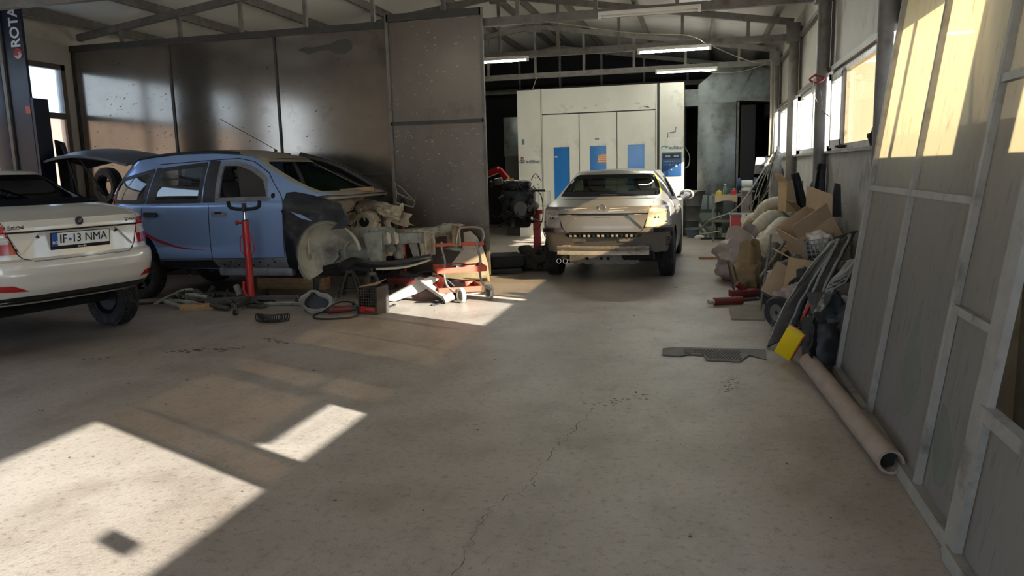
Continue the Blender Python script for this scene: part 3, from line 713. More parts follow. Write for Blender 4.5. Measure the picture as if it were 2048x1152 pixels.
for k in range(15): MB().box((cast(bv, 'rear', -.43+.0614*k, .62).x-.01, -.43+.0614*k, .624), (.02, .034, .04), bev=.004).build('clip', 'bare_metal' if k % 3 else 'blackplastic', B)
for y in (-.30, .32): patch(bv, 'rear', fillet([(y-.09, .54), (y+.09, .54), (y+.09, .58), (y-.09, .58)], .01), .008, .006).build('stamped_rib', 'bare_metal', B)
bm_ = MB().grid(lambda u, v: V(.07+.06*(2*u-1)**2+(.0 if .3 < v < .7 else -.02)-.012*math.cos(v*6.28), .60-1.20*u, .375+.115*v), 20, 10, th=.02)
bm_.build('bumper_beam', 'bare_metal', B)
for y in (-.50, .50): MB().box((.17, y, .44), (.16, .10, .10)).build('beam_bracket', 'bare_metal', B)
MB().bar((.055, .48, .43), (.055, -.48, .43), .012, .02).build('beam_groove', 'seam', B) if False else None
M('valance', '6f6a62', .6, .3, var=.15, vs=9, dirt='4a453d', ds=6, dt=.58)
vl = MB().grid(lambda u, v: V(.20+.05*(2*u-1)**2, .46-.92*u, .24+.13*v+.012*math.sin(u*40)), 24, 4, th=.01).build('lower_valance', 'valance', B)
for y in (.22, .03, -.06, -.28): MB().cyl((.185, y, .315), (.23, y, .315), .022, n=14).build('valance_hole', 'seam', vl)
for y in (.50, .585): MB().lathe([(.026, 0), (.032, 0), (.032, .2), (.026, .2)], (.10, y, .29), (1, 0, 0), 16, close=True).build('exhaust_tip', 'chrome', B)
MB().box((.48, .46, .31), (.45, .42, .14), (0, 0, 0), .05).build('silencer', 'underbody', B)
MB().box((.36, -.45, .33), (.4, .42, .12), (0, 10, 0), .04).build('tyre_well', 'underbody', B)
xb = cast(bv, 'rear', 0, .96).x
MB().lathe([(.040, -.004), (.046, .003), (.052, -.004)], (xb, 0, .985), (-1, 0, .05), 28).build('badge_recess', 'paint_silver', B)
MB().tube([(xb+.03, .11+.0, .855), (xb+.02, .10, .868), (xb+.02, -.10, .868), (xb+.03, -.11, .85), (xb+.028, -.10, .825), (xb+.028, .10, .825)], .005, 5, True).build('handle_recess', 'paint_silver', B)
seam(bv, 'rear', [(-.70, 1.13), (-.655, 1.27), (-.575, 1.40)], .014, .012).build('masking_tape', 'tape', B, smooth=0)
patch(bv, 'right', [(.90, 1.05), (1.06, 1.03), (1.14, .97), (1.0, .96), (.90, .98)], .004).build('filler_spot', 'filler', B)
for y0, y1, z in ((.45, .34, .97), (-.1, -.32, .985), (.5, .2, .985), (-.08, -.28, .955)): seam(bv, 'rear', [(y0, z-.01), (y1, z)], .006, .0025).build('scratch', 'filler', B, smooth=0)
MB().bar((.60, .1, 1.14), (.66, -.32, 1.13), .012, .02).build('wiper', 'blackplastic', B)
# ---------------------------------------------------------------- silver people carrier, nose stripped to the rails
M('paint_silver_sky', '849ec8', .26, .35, coat=.5, var=.05, vs=1.5, dirt='8090a8', ds=1.4, dt=.66); M('paint_navy', '15191f', .3, .2, coat=.5, var=.15, vs=4, dirt='4a4c4e', ds=2.2, dt=.62)  # van paint is silver; the blue of reflected sky is put into its colour
M('dust_roof', '8a8172', .75, .1, var=.1, vs=3); M('bay_metal', 'b7a98f', .65, .15, var=.22, vs=7, dirt='7b6b54', ds=5, dt=.6, bump=.3, bs=14)
M('bay_grey', '8d8a7e', .6, .3, var=.2, vs=8, dirt='4d483f', ds=5, dt=.58); M('liner_dust', 'a39c8a', .8, var=.15, vs=5, dirt='5f5b52', ds=3, dt=.55)
M('stripe_red', 'a3262a', .35); M('sill_plate', '77797c', .5, .3, var=.15, vs=6, dirt='4b4a48', ds=3, dt=.55); M('wire', '191715', .7); M('wire_pale', '8d8470', .7); M('wood', 'a07c55', .8, var=.2, vs=9, dirt='6f5335', ds=7, dt=.6, stretch=(1, 6, 6))
M('curtain_airbag', '4a443d', .9, var=.1, vs=8)
sheet_glass('van_glass', '7d93a6', .05, '9fb0bf', gloss=.10); sheet_glass('van_glass_green', '4d6a5c', .35, '54705f', gloss=.06)
vc = thing('car', 'silver-blue people carrier with its front stripped bare and tailgate open', 'car', (-7.55, 8.925, 0))
LZ = .19
VB = bpy.data.objects.new('body', None); COL.objects.link(VB); VB.parent = vc; VB.location = (0, 0, LZ); VB.empty_display_size = .2
pv = dict(low=[(.20, .18, 4.3, .80), (.30, .06, 4.42, .85), (.45, .01, 4.5, .875), (.60, .0, 4.5, .88), (.70, .03, 4.48, .88), (.90, .05, 4.4, .875), (.99, .06, 4.3, .865)], n=6.5, n2=5.5, bow=.06,
          zb=[(0, .30), (.5, .22), (3.2, .20), (4.5, .24)], zs=[(0, .99), (1.5, .985), (2.9, .985), (3.5, .95), (4.5, .76)], base=(.10, 3.60, .845), top=(.42, 2.42, .66), wpow=1.7, rpow=1.6, fpow=1.05,
          zbase=[(0, 1.03), (1.5, 1.02), (3.0, 1.03), (3.45, 1.06), (4.5, .78)], zroof=[(.1, 1.46), (.5, 1.54), (1.1, 1.60), (1.7, 1.61), (2.2, 1.57), (2.8, 1.46), (3.4, 1.3)], crown=.06)
bm = car_shell(pv); vb = BVHTree.FromBMesh(bm)
q1 = fillet([(.30, 1.06), (.335, 1.27), (.42, 1.34), (.96, 1.455), (.83, 1.02), (.33, 1.03)], .04); q2 = fillet([(.93, 1.02), (1.05, 1.455), (1.70, 1.515), (1.64, 1.02)], .03)
q3 = fillet([(1.84, 1.03), (1.88, 1.50), (2.12, 1.50), (2.32, 1.43), (2.52, 1.30), (2.60, 1.04)], .05); wsv = fillet([(-.76, 1.075), (.76, 1.075), (.62, 1.545), (-.62, 1.545)], .08, 4)
arch(bm, .61, .34, .365); arch(bm, 3.32, .34, .42)
q3f = fillet([(1.84, 1.03), (1.88, 1.50), (2.2, 1.50), (2.62, 1.37), (3.02, 1.12), (3.04, 1.04)], .05)
for sd_ in ('right', 'left'):
    for q in (q1, q2, q3 if sd_ == 'right' else q3f): punch(bm, sd_, frame_poly(q, .025))
punch(bm, 'front', wsv); punch(bm, 'rear', [(-.6, .65), (.6, .65), (.58, 1.5), (-.58, 1.5)])
bmesh.ops.delete(bm, geom=[f_ for f_ in bm.faces if (lambda c: (c.x > 2.76 and c.z < 1.0) or (c.x > 3.0 and c.z < 1.075) or c.x > 3.42)(f_.calc_center_median())], context='FACES')
sh = MB(); sh.bm.free(); sh.bm = bm; sh.build('shell', 'paint_silver_sky', VB, smooth=30)
patch(vb, 'top', fillet([(.5, -.6), (2.42, -.62), (2.42, .62), (.5, .6)], .1, 4), .004).build('roof_skin', 'dust_roof', VB)
g = patch(vb, 'right', q1, .004).build('quarter_window', 'van_glass', VB); frame_patch(vb, 'right', dense(q1), .045, .007).build('window_seal', 'blackplastic', g)
g = patch(vb, 'right', q2, .004).build('rear_door_window', 'van_glass', VB); frame_patch(vb, 'right', dense(q2), .05, .007).build('window_seal', 'blackplastic', g)
frame_patch(vb, 'right', dense(frame_poly(q3, -.01)), .055, .006, .03).build('front_window_frame', 'sill_plate', VB)
patch(vb, 'right', [(1.66, 1.02), (1.83, 1.02), (1.87, 1.52), (1.72, 1.53)], .005).build('pillar_cover', 'blackplastic', VB)
patch(vb, 'right', [(.85, 1.02), (.93, 1.02), (1.05, 1.46), (.98, 1.46)], .005).build('pillar_cover', 'blackplastic', VB)
for q in (q2, q3f): g = patch(vb, 'left', q, .004).build('far_window', 'van_glass_green', VB); frame_patch(vb, 'left', dense(q), .03, -.01, .02).build('window_seal', 'blackplastic', g)
patch(vb, 'left', q1, .004).build('far_window', 'van_glass_green', VB)
for pts in ([(.80, 1.0), (.76, .74), (.92, .34), (1.0, .31)], [(1.75, 1.0), (1.74, .31)], [(1.0, .325), (2.74, .345)], [(2.74, .345), (2.76, 1.0), (2.72, 1.10), (2.52, 1.36), (2.30, 1.50), (2.1, 1.545), (1.0, 1.50)]): seam(vb, 'right', pts, .01).build('door_seam', 'seam', VB, smooth=0)
patch(vb, 'right', [(.76, .69), (.88, .63), (.99, .58), (1.27, .49), (1.45, .462), (1.72, .44), (1.36, .45), (1.15, .495), (.98, .55), (.77, .64)], .003).build('red_stripe', 'stripe_red', VB)
h_ = patch(vb, 'right', fillet([(.83, .86), (1.02, .86), (1.02, .91), (.84, .915)], .02), .035, .03).build('door_handle', 'blackplastic', VB)
h_ = patch(vb, 'right', fillet([(1.79, .85), (1.99, .85), (1.99, .91), (1.80, .91)], .03), .008, .01).build('handle_recess', 'sill_plate', VB); patch(vb, 'right', fillet([(1.84, .885), (1.94, .885), (1.94, .905), (1.84, .905)], .01), .012).build('handle_hole', 'seam', h_)
patch(vb, 'right', [(1.82, .21), (2.77, .215), (2.76, .345), (1.74, .33)], .012, .012).build('sill_plate', 'sill_plate', VB)
for k in range(8): patch(vb, 'right', fillet([(1.88+.1*k, .245+.04*(k % 2)), (1.905+.1*k, .245+.04*(k % 2)), (1.905+.1*k, .262+.04*(k % 2)), (1.88+.1*k, .262+.04*(k % 2))], .006), .0145).build('sill_hole', 'seam', VB)
patch(vb, 'right', [(.95, .21), (1.82, .21), (1.74, .32), (1.0, .31)], .008, .01).build('sill_trim', 'blackplastic', VB)
MB().box((2.3, -.78, .17), (1.0, .12, .10), (0, 0, 0), .02).build('sill_beam', 'sill_plate', VB)
MB().box((2.6, .0, .19), (.3, 1.5, .08)).build('cross_member', 'underbody', VB); MB().box((1.4, 0, .25), (2.7, 1.5, .08)).build('floor_pan', 'underbody', VB)
patch(vb, 'right', fillet([(.02, .98), (.16, 1.22), (.20, 1.2), (.32, 1.0), (.30, .86), (.03, .85)], .03), .008, .01).build('tail_lamp', 'lamp_red', VB)
for s in (-1, 1): MB().tube([cast(vb, 'top', x, s*.60, .02) for x in [.5+.12*i for i in range(14)]], .014, 6).build('roof_rail', 'blackplastic', VB)
# cut edge of the roof and pillars round the missing windscreen
frame_patch(vb, 'front', dense(wsv), .05, -.005, .02).build('windscreen_flange', 'dust_roof', VB)
patch(vb, 'right', [(2.56, 1.04), (2.74, 1.03), (2.70, 1.12), (2.60, 1.22), (2.53, 1.30)], .006, .01).build('mirror_plate', 'paint_silver_sky', VB)
patch(vb, 'right', fillet([(2.60, 1.06), (2.65, 1.06), (2.65, 1.12), (2.60, 1.12)], .02), .009).build('mirror_hole', 'seam', VB)
# navy wing
ar = [(3.32+.43*math.cos(a), .36+.43*math.sin(a)) for a in [R(62+12*i) for i in range(12)]]
fd = patch(vb, 'right', [(2.765, .20), (2.765, 1.02), (2.80, 1.12), (2.90, 1.13), (3.12, 1.085), (3.50, .985), (3.62, .76), (3.55, .70)]+ar+[(2.86, .16)], .018, .02).build('front_wing', 'paint_navy', VB)
patch(vb, 'right', [(2.86, .90), (3.02, .86), (3.16, .78), (3.0, .82)], .021).build('wing_streak', 'paint_silver_sky', VB); patch(vb, 'right', [(3.38, .68), (3.60, .86), (3.63, .77), (3.56, .70)], .03, .01).build('torn_flap', 'blackplastic', VB)
# near wheel housing: dusty bowl with flange
mb = MB().grid(lambda u, v: V(3.30+.40*math.cos(R(82*v))*math.cos(R(10+215*u)), -.84+.36*math.sin(R(82*v)), .36+.40*math.cos(R(82*v))*math.sin(R(10+215*u))), 30, 12, th=.006); mb.build('wheel_housing', 'liner_dust', VB)
mb = MB().grid(lambda u, v: V(3.30+(.40+.03*v)*math.cos(R(80+140*u)), -.845, .36+(.40+.03*v)*math.sin(R(80+140*u))), 20, 1, th=.006); mb.build('housing_flange', 'bay_grey', VB)
MB().box((3.38, -.40, .42), (.5, .05, .5)).build('housing_wall', 'bay_grey', VB)
# engine bay
mb = MB().grid(lambda u, v: V(2.98+.10*v*v, -.72+1.44*u, .30+.76*v)+V(.04*noise.noise(V(u*6, v*6, 1)), 0, 0), 26, 14, th=.01); mb.build('bulkhead', 'bay_metal', VB)
MB().box((3.24, 0, 1.035), (.34, 1.5, .035), (0, -4, 0), .01).build('cowl_panel', 'dust_roof', VB)
def crumple(name, fn, nu, nv, mat, amp=.03, fq=5, sd=1, th=.006): return MB().grid(lambda u, v: fn(u, v)+V(*(amp*noise.noise(V(u*fq+sd, v*fq, k*9.)) for k in range(3))), nu, nv, th=th).build(name, mat, VB)
crumple('apron', lambda u, v: V(2.95+.85*u, .60-.16*v, .93-.10*u*u-.17*v+.06*math.sin(u*5)), 24, 8, 'bay_metal', .05, 4, 1)
crumple('apron_tip', lambda u, v: V(3.40+.34*u, .52-.2*v, .88+.02*u-.20*v*(.4+.6*u)), 12, 8, 'bay_metal', .06, 5, 4)
crumple('inner_wing', lambda u, v: V(3.05+.55*u, .45-.10*v, .80-.40*v), 14, 10, 'bay_metal', .05, 4, 7)
tw = MB().lathe([(.07, 0), (.13, .005), (.15, -.02), (.155, -.12), (.18, -.26)], (3.36, .06, .70), (.25, -1, .15), 24).build('strut_tower', 'bay_metal', VB); MB().cyl((3.352, .09, .698), (3.366, .04, .703), .062, n=20).build('tower_hole', 'seam', tw)
crumple('inner_wing', lambda u, v: V(3.60+.35*u, -.36-.03*v, .66-.30*v), 10, 8, 'bay_grey', .03, 4, 11)
crumple('floor_skirt', lambda u, v: V(3.30+.5*u, -.30+.5*v, .36+.08*math.sin(u*4)), 12, 10, 'bay_metal', .07, 5, 13)
for s in (-1, 1):
    rl = MB().box((4.0, s*.45, .53), (.76, .09, .13), (0, -3, 0), .012).build('chassis_rail', 'bay_grey', VB)
    crumple('rail_end', lambda u, v: V(4.28+.27*u, s*(.40+.20*v), .64-.02*u), 8, 6, 'bay_metal', .02, 5, 17+s)
    crumple('crash_plate', lambda u, v: V(4.33+.19*u, s*.50, .64-.34*v*(1-.15*u))+V(0, .03*math.sin(u*12), 0), 14, 8, 'bay_metal', .015, 3, 21+s, .008)
MB().prism([(3.60, -.53, .60), (3.86, -.53, .63), (3.84, -.53, .24), (3.70, -.53, .23)], (0, .12, 0)).build('mount_bracket', 'bay_grey', VB)
for x in (3.92, 4.02): MB().prism([(x, -.55, .62), (x+.05, -.55, .60), (x+.06, -.55, .50), (x+.02, -.55, .47)], (0, .02, 0)).build('lug', 'bay_metal', VB)
MB().box((4.40, 0, .60), (.08, .86, .10), (0, 0, 0), .01).build('front_panel', 'bay_grey', VB)
MB().prism([(4.05, -.30, .62), (4.15, -.30, .30), (4.22, -.30, .30), (4.16, -.30, .62)], (0, .05, 0)).build('radiator_stay', 'bay_grey', VB)
MB().lathe([(.05, 0), (.07, .05), (.065, .2), (.05, .26)], (3.95, -.25, .27), (0, 0, 1), 16).build('mount_can', 'bay_grey', VB)
MB().tube(curve([(3.35, -.66, .20), (3.55, -.70, .29), (3.80, -.70, .24), (4.15, -.66, .26), (4.50, -.60, .32)], 6), .035, 6, flat=1.8).build('lower_trim', 'blackplastic', VB)
MB().tube(curve([(3.85, -.74, .20), (4.2, -.70, .22), (4.50, -.63, .30)], 6), .014, 6).build('trim_edge', 'liner_dust', VB)
MB().tube(curve([(3.1, -.6, .18), (3.4, -.62, .22), (3.7, -.60, .17)], 5), .04, 7).build('suspension_arm', 'underbody', VB)
random.seed(11)
for k in range(16):
    a = V(3.1+.25*random.random(), random.uniform(-.5, .4), random.uniform(.55, .9)); b = a+V(random.uniform(.05, .35), random.uniform(-.25, .2), random.uniform(-.3, .05))
    MB().tube(curve([a, a.lerp(b, .3)+V(.08, random.uniform(-.1, .1), .07), a.lerp(b, .7)+V(.05, random.uniform(-.1, .1), -.08), b], 5), .006+.003*(k % 3), 5).build('loose_wire', 'wire' if k % 3 else 'wire_pale', VB)
MB().tube(curve([(3.42, -.6, .22), (3.40, -.62, .42), (3.48, -.6, .52), (3.58, -.58, .47)], 6), .012, 6).build('brake_hose', 'wire_pale', VB)
hl = MB().tube([(3.60, .62, 1.05), (3.86, .60, .93), (3.84, .58, .86), (3.58, .60, .92)], .012, 6, True).tube([(3.60, .62, 1.05), (3.55, .66, 1.2), (3.66, .64, 1.12), (3.86, .60, .93)], .010, 6).build('headlamp_bracket', 'bay_grey', VB)
# cabin
for y in (-.38, .38): seat(VB, 2.05, y, .55)
MB().box((1.05, 0, .55), (.5, 1.25, .18), (0, -6, 0), .05).box((.78, 0, .90), (.16, 1.25, .66), (0, -14, 0), .05).build('rear_bench', 'seat_fabric', VB)
MB().box((2.82, 0, .90), (.42, 1.42, .22), (0, 8, 0), .06).build('dashboard', 'dash', VB)
MB().grid(lambda u, v: V(2.02+.5*u, -.62+.04*v, 1.02+.42*math.sqrt(max(0, 1-u*u))*(1-v)+.02*math.sin(u*17)*v), 14, 6, th=.006).build('hanging_airbag', 'curtain_airbag', VB)
MB().tube(curve([(2.10, .60, 1.50), (2.14, .70, 1.3), (2.18, .76, 1.05)], 6), .03, 8).build('far_pillar', 'sill_plate', VB)
MB().cyl((2.2, .0, 1.632), (2.2, .0, 1.66), .02, n=12).build('antenna_base', 'blackplastic', VB); MB().tube([(2.2, 0, 1.66), (1.42, 0, 2.08)], .0045, 5).build('antenna', 'wire', VB)
MB().tube(curve([(2.20, .62, 1.57), (2.66, .68, 1.44), (3.04, .72, 1.24), (3.38, .75, 1.04)], 6), .05, 8, flat=1.5).build('far_windscreen_pillar', 'blackplastic', VB)
MB().tube(curve([(2.20, .63, 1.625), (2.66, .69, 1.495), (3.04, .73, 1.295), (3.38, .76, 1.095)], 6), .014, 6).build('far_pillar_edge', 'dust_roof', VB)
# open tailgate on its strut
tp = [(.46, 1.62), (.12, 1.70), (-.30, 1.755), (-.68, 1.73), (-1.02, 1.67), (-1.16, 1.62)]
def tg(u, v):
    c = curve([(a, 0, b) for a, b in tp], 6); k = u*(len(c)-1); i = min(int(k), len(c)-2); p = c[i].lerp(c[i+1], k-i); y = (2*v-1)
    wd_ = .66 if u < .5 else .66-.22*((u-.5)/.5)**1.5
    return V(p.x, y*wd_, p.z-.10*y*y)
M('tailgate_grey', '5f636c', .4, .3, var=.1, vs=4)
t_ = MB().grid(tg, 24, 14, th=.03).build('tailgate', 'tailgate_grey', VB)
MB().tube([V(tg(u, v))+V(0, 0, -.035) for u, v in ((.1, .12), (.5, .10), (.7, .14), (.72, .5), (.7, .86), (.5, .90), (.1, .88))], .03, 6).build('tailgate_seal', 'blackplastic', t_)
MB().tube([(-.35, -.55, 1.62), (.08, -.62, 1.10)], .011, 6).build('gas_strut', 'wire', VB)
for x, sy in ((.61, -1), (.61, 1), (3.30, 1)): wheel(vc, x, sy*.76, .315, r=.315, wd=.19, out=sy, spokes=7, mat_r='steelwheel')
MB().cyl((.61, -.7, .31), (.61, .7, .31), .04, n=10).build('rear_axle', 'underbody', vc)
MB().cyl((.61, -.5, .31), (.61, -.5, .50), .03, n=10).cyl((.61, .5, .31), (.61, .5, .50), .03, n=10).build('rear_springs', 'underbody', vc) if False else None
# ---- things standing on or under the van
wb_ = MB().box((0, 0, .03), (.42, .10, .055), (0, -3, 4), .004).build('wood_offcut', 'wood'); wb_.location = (-7.55+3.30, 8.95, 1.275); tag(wb_, 'piece of brown wood lying on the cowl of the stripped van', 'wood')
wb_ = MB().box((0, 0, .08), (1.0, .18, .16), bev=.006).build('timber_block', 'wood'); wb_.location = (-5.30, 9.05, 0); tag(wb_, 'long timber block on the floor under the van sill', 'wood')
for i, (x, y) in enumerate(((-4.22, 8.55), (-3.85, 8.38))):
    a = thing('axle_stand', ['black axle stand under the van, closer to its wheel arch', 'black axle stand under the van, behind the plastic crate'][i], 'axle stand', (x, y, 0), 10+30*i, 'axle stands under the van')
    for sx, sy in ((1, 1), (1, -1), (-1, 1), (-1, -1)): MB().bar((sx*.13, sy*.12, 0), (sx*.035, sy*.03, .30), .025).build('leg', 'steel_dark', a)
    MB().box((0, 0, .31), (.09, .08, .04)).cyl((0, 0, .30), (0, 0, .39), .018, n=10).box((0, 0, .392), (.10, .05, .016)).build('head', 'steel_dark', a)
    MB().tube([(.1, .09, .08), (-.1, .09, .08), (-.1, -.09, .08), (.1, -.09, .08)], .008, 5, True).build('brace', 'steel_dark', a)
# ---------------------------------------------------------------- left side: lift post, rack
M('lift_blue', '141a2c', .45, var=.15, vs=5, dirt='2b3040', ds=3, dt=.65); M('white_ink', 'c9cdd2', .5); M('logo_red', '8e1c1c', .5); M('label_orange', 'b0502e', .5)
lp = thing('lift_post', 'tall dark blue post of a two-post car lift with white lettering', 'car lift', (-8.62, 8.3, 0))
MB().box((0, 0, 1.95), (.30, .04, 3.9)).build('front_plate', 'lift_blue', lp)
MB().box((-.16, .12, 1.95), (.04, .28, 3.9)).build('web', 'lift_blue', lp); MB().box((.165, .10, 1.3), (.05, .24, 2.6)).build('side_channel', 'lift_blue', lp)
MB().box((-.34, .10, 1.95), (.22, .3, 3.9), bev=.01).build('carriage_housing', 'lift_blue', lp); MB().box((-.20, -.03, 1.95), (.05, .04, 3.9)).build('edge_rail', 'steel', lp)
MB().box((0, .1, .02), (.7, .6, .04)).build('base_plate', 'lift_blue', lp); MB().box((-.1, -.25, .35), (.5, .5, .25), bev=.02).build('carriage', 'lift_blue', lp)
for s in (-1, 1): MB().bar((s*.15, -.35, .30), (s*.5-.1, -1.0, .26), .10, .08).build('swing_arm', 'lift_blue', lp)
text_mesh('lettering', 'ROTARY', .20, MATS['white_ink'], lp, face_mtx((.04, -.024, 3.60), (0, 0, 1), (-1, 0, 0)), .002, .004, .93)
lg = MB().cyl((.05, -.022, 3.16), (.05, -.027, 3.16), .07, n=28).build('logo', 'logo_red', lp)
for k in range(3): MB().tube([(.05+(.055-.014*k)*math.cos(R(a)), -.029, 3.16+(.055-.014*k)*math.sin(R(a))) for a in range(-160+30*k, 20+30*k, 20)], .005, 5).build('logo_arc', 'white_ink', lg)
MB().box((.10, -.022, 2.45), (.07, .005, .09)).build('warning_label', 'label_orange', lp)
rk = thing('workbench', 'dark workbench below the left window behind the open tailgate', 'bench', (-9.0, 9.75, 0))
MB().box((0, 0, 1.12), (1.1, .6, .05)).build('bench_top', 'steel_dark', rk); MB().box((0, 0, .45), (1.0, .5, .03)).build('shelf', 'steel_dark', rk)
for sx in (-.5, .5):
    for sy in (-.26, .26): MB().box((sx, sy, .55), (.05, .05, 1.1)).build('leg', 'steel_dark', rk)
ty = thing('tyre', 'black tyre standing on the bench under the left window', 'tyre', (-8.72, 9.75, 1.145+.28))
MB().lathe([(.17, -.08), (.24, -.09), (.28, -.06), (.285, 0), (.28, .06), (.24, .09), (.17, .08)], (0, 0, 0), (.25, 1, 0), 36, close=True).build('tyre_ring', 'rubber', ty); MB().lathe([(.17, -.07), (.175, .07), (.15, .06), (.15, -.06)], (0, 0, 0), (.25, 1, 0), 30, close=True).build('rim', 'steelwheel', ty)
bp = MB().grid(lambda u, v: V(.02*math.sin(v*3)+.26*u*(1-.8*v**3), .12*math.sin(u*3.1), 2.05*v+.02-.06*u*v), 12, 18, th=.02).build('bumper_cover', 'blackplastic'); bp.location = (-8.42, 8.55, 0); bp.rotation_euler = (0, 0, R(12)); tag(bp, 'black curved bumper cover standing upright behind the lift post', 'bumper')
# ---------------------------------------------------------------- red transmission jack
M('jack_red', 'a51f1c', .42, .1, var=.12, vs=7, dirt='6a1b16', ds=6, dt=.64, coat=.2); M('foam', '161616', .85)
jk = thing('transmission_jack', 'red upright transmission jack with a black bar handle and wheeled legs', 'jack', (-5.10, 7.74, 0))
MB().cyl((0, 0, .10), (0, 0, 1.0), .042, n=20).build('cylinder', 'jack_red', jk); MB().cyl((0, 0, 1.0), (0, 0, 1.02), .036, n=20).build('gland', 'steel_dark', jk)
MB().cyl((0, 0, 1.0), (0, 0, 1.14), .020, n=14).build('piston_rod', 'chrome', jk); MB().box((0, 0, 1.16), (.03, .05, .1)).build('fork', 'steel_dark', jk)
MB().tube(curve([(-.205, 0, 1.235), (-.19, 0, 1.17), (-.12, 0, 1.145), (0, 0, 1.14), (.12, 0, 1.145), (.19, 0, 1.17), (.205, 0, 1.235)], 6), .021, 10).build('handle_bar', 'foam', jk)
kn = MB().cyl((-.04, -.01, .985), (-.085, -.02, .985), .014, n=10).build('valve_stem', 'jack_red', jk); MB().cyl((-.085, -.02, .985), (-.105, -.025, .985), .03, n=12).build('valve_knob', 'jack_red', kn)
for s in (-1, 1): MB().tube([(s*.04, 0, .86), (s*.085, 0, .80), (s*.09, 0, .66), (s*.045, 0, .60)], .006, 6).build('side_handle', 'jack_red', jk)
MB().tube([(-.05, 0, .12), (-.08, -.02, .2), (-.07, -.02, .30)], .02, 8).build('pump', 'jack_red', jk); MB().cyl((0, 0, .05), (0, 0, .12), .07, n=16).build('foot', 'steel_dark', jk)
for x, y in ((-.47, -.18), (.15, -.55), (.50, .18), (-.12, .55)):
    d = V(x, y, 0); lg = MB().bar((0, 0, .10), (x, y, .095), .035, .05).build('leg', 'steel_dark', jk)
    MB().cyl((x, y, .11), (x, y, .07), .012, n=8).bar((x-.02, y, .085), (x-.02, y, .03), .012, .02).bar((x+.02, y, .085), (x+.02, y, .03), .012, .02).build('fork', 'steel', lg)
    MB().cyl((x-.015, y, .035), (x+.015, y, .035), .035, n=16).build('caster', 'rubber', lg)
# ---------------------------------------------------------------- clutter in front of the van
ch_ = MB().tube([V(-.18+.36*t/110, .07*math.sin(math.pi*t/110)*-1, .045)+V(0, .042*math.cos(t*.95), .042*math.sin(t*.95)) for t in range(111)], .0055, 6).build('coiled_hose', 'wire'); ch_.location = (-4.33, 6.93, 0); ch_.rotation_euler = (0, 0, R(8)); tag(ch_, 'black coiled air hose on the floor by the jack caster', 'hose')
M('grey_plastic', '7d7c78', .55, var=.1, vs=8, dirt='5c5a55', ds=6, dt=.6)
hp = thing('headlamp_housing', 'grey plastic headlamp housing with a round opening lying near the crate', 'headlamp', (-4.08, 7.38, 0), 10)
MB().tube([(.13*math.cos(R(a))*(1.5 if a < 60 or a > 300 else 1), -.05+.03*math.sin(R(2*a)), .13+.10*math.sin(R(a))*(1.3 if 60 < a < 120 else 1)) for a in range(0, 360, 20)], [.020+.008*math.sin(R(3*a)) for a in range(0, 360, 20)], 7, True, flat=1.3).build('bezel', 'grey_plastic', hp)
MB().grid(lambda u, v: V(-.14+.30*u, .05+.05*v, .02+.20*v*(1-.5*u)), 8, 8, th=.012).build('rear_shell', 'blackplastic', hp)
MB().bar((-.06, .08, .22), (.08, .1, .10), .05, .02).build('stay', 'blackplastic', hp); MB().cyl((.0, .06, .24), (.02, .05, .38), .03, .045, n=12).build('bulb_socket', 'blackplastic', hp); MB().prism([(.16, -.06, .02), (.26, -.06, .20), (.20, -.06, .06)], (0, .03, 0)).build('mount_tab', 'grey_plastic', hp)
M('dark_red', '6b1f1b', .55, var=.2, vs=7, dirt='453029', ds=6, dt=.58)
gr = thing('angle_grinder', 'dull red power tool with a black cable on the floor beside the crate', 'power tool', (-3.82, 7.42, .0), 20)
MB().cyl((-.12, 0, .045), (.14, 0, .05), .042, .036, n=14).build('motor_body', 'dark_red', gr); MB().cyl((.14, 0, .05), (.22, 0, .05), .03, n=12).build('gear_head', 'steel_dark', gr); MB().cyl((.2, 0, .06), (.2, -.10, .10), .015, n=10).build('side_handle', 'blackplastic', gr)
MB().tube(curve([(-.12, 0, .05), (-.25, -.12, .012), (-.18, -.32, .012), (.05, -.36, .012), (.22, -.25, .02), (.18, -.05, .11), (.02, -.1, .14), (-.15, -.2, .06)], 8), .009, 6).build('cable', 'wire', gr)
cr_ = thing('plastic_crate', 'dark plastic mesh crate standing on end with a red tool inside', 'crate', (-3.44, 7.50, 0), -8)
M('crate_dark', '3a332c', .7, var=.15, vs=8)
MB().box((-.115, 0, .15), (.012, .24, .30)).box((.115, 0, .15), (.012, .24, .30)).box((0, .115, .15), (.24, .012, .30)).box((0, 0, .006), (.24, .24, .012)).build('crate_shell', 'crate_dark', cr_)
for k in range(8): MB().box((-.105+.03*k, -.118, .19), (.007, .008, .21)).build('mesh_bar', 'crate_dark', cr_)
for k in range(8): MB().box((0, -.118, .085+.03*k), (.23, .008, .007)).build('mesh_bar', 'crate_dark', cr_)
MB().box((0, -.118, .045), (.24, .008, .07)).build('front_strip', 'crate_dark', cr_); MB().prism([(-.11, -.10, .30), (.10, -.10, .32), (.11, .10, .36), (-.06, .10, .30)], (0, 0, .006)).build('cardboard_lining', 'wood', cr_)
MB().box((.02, -.128, .06), (.13, .02, .035), bev=.008).cyl((-.06, -.118, .06), (-.06, -.14, .06), .035, n=14).build('red_tool', 'jack_red', cr_)
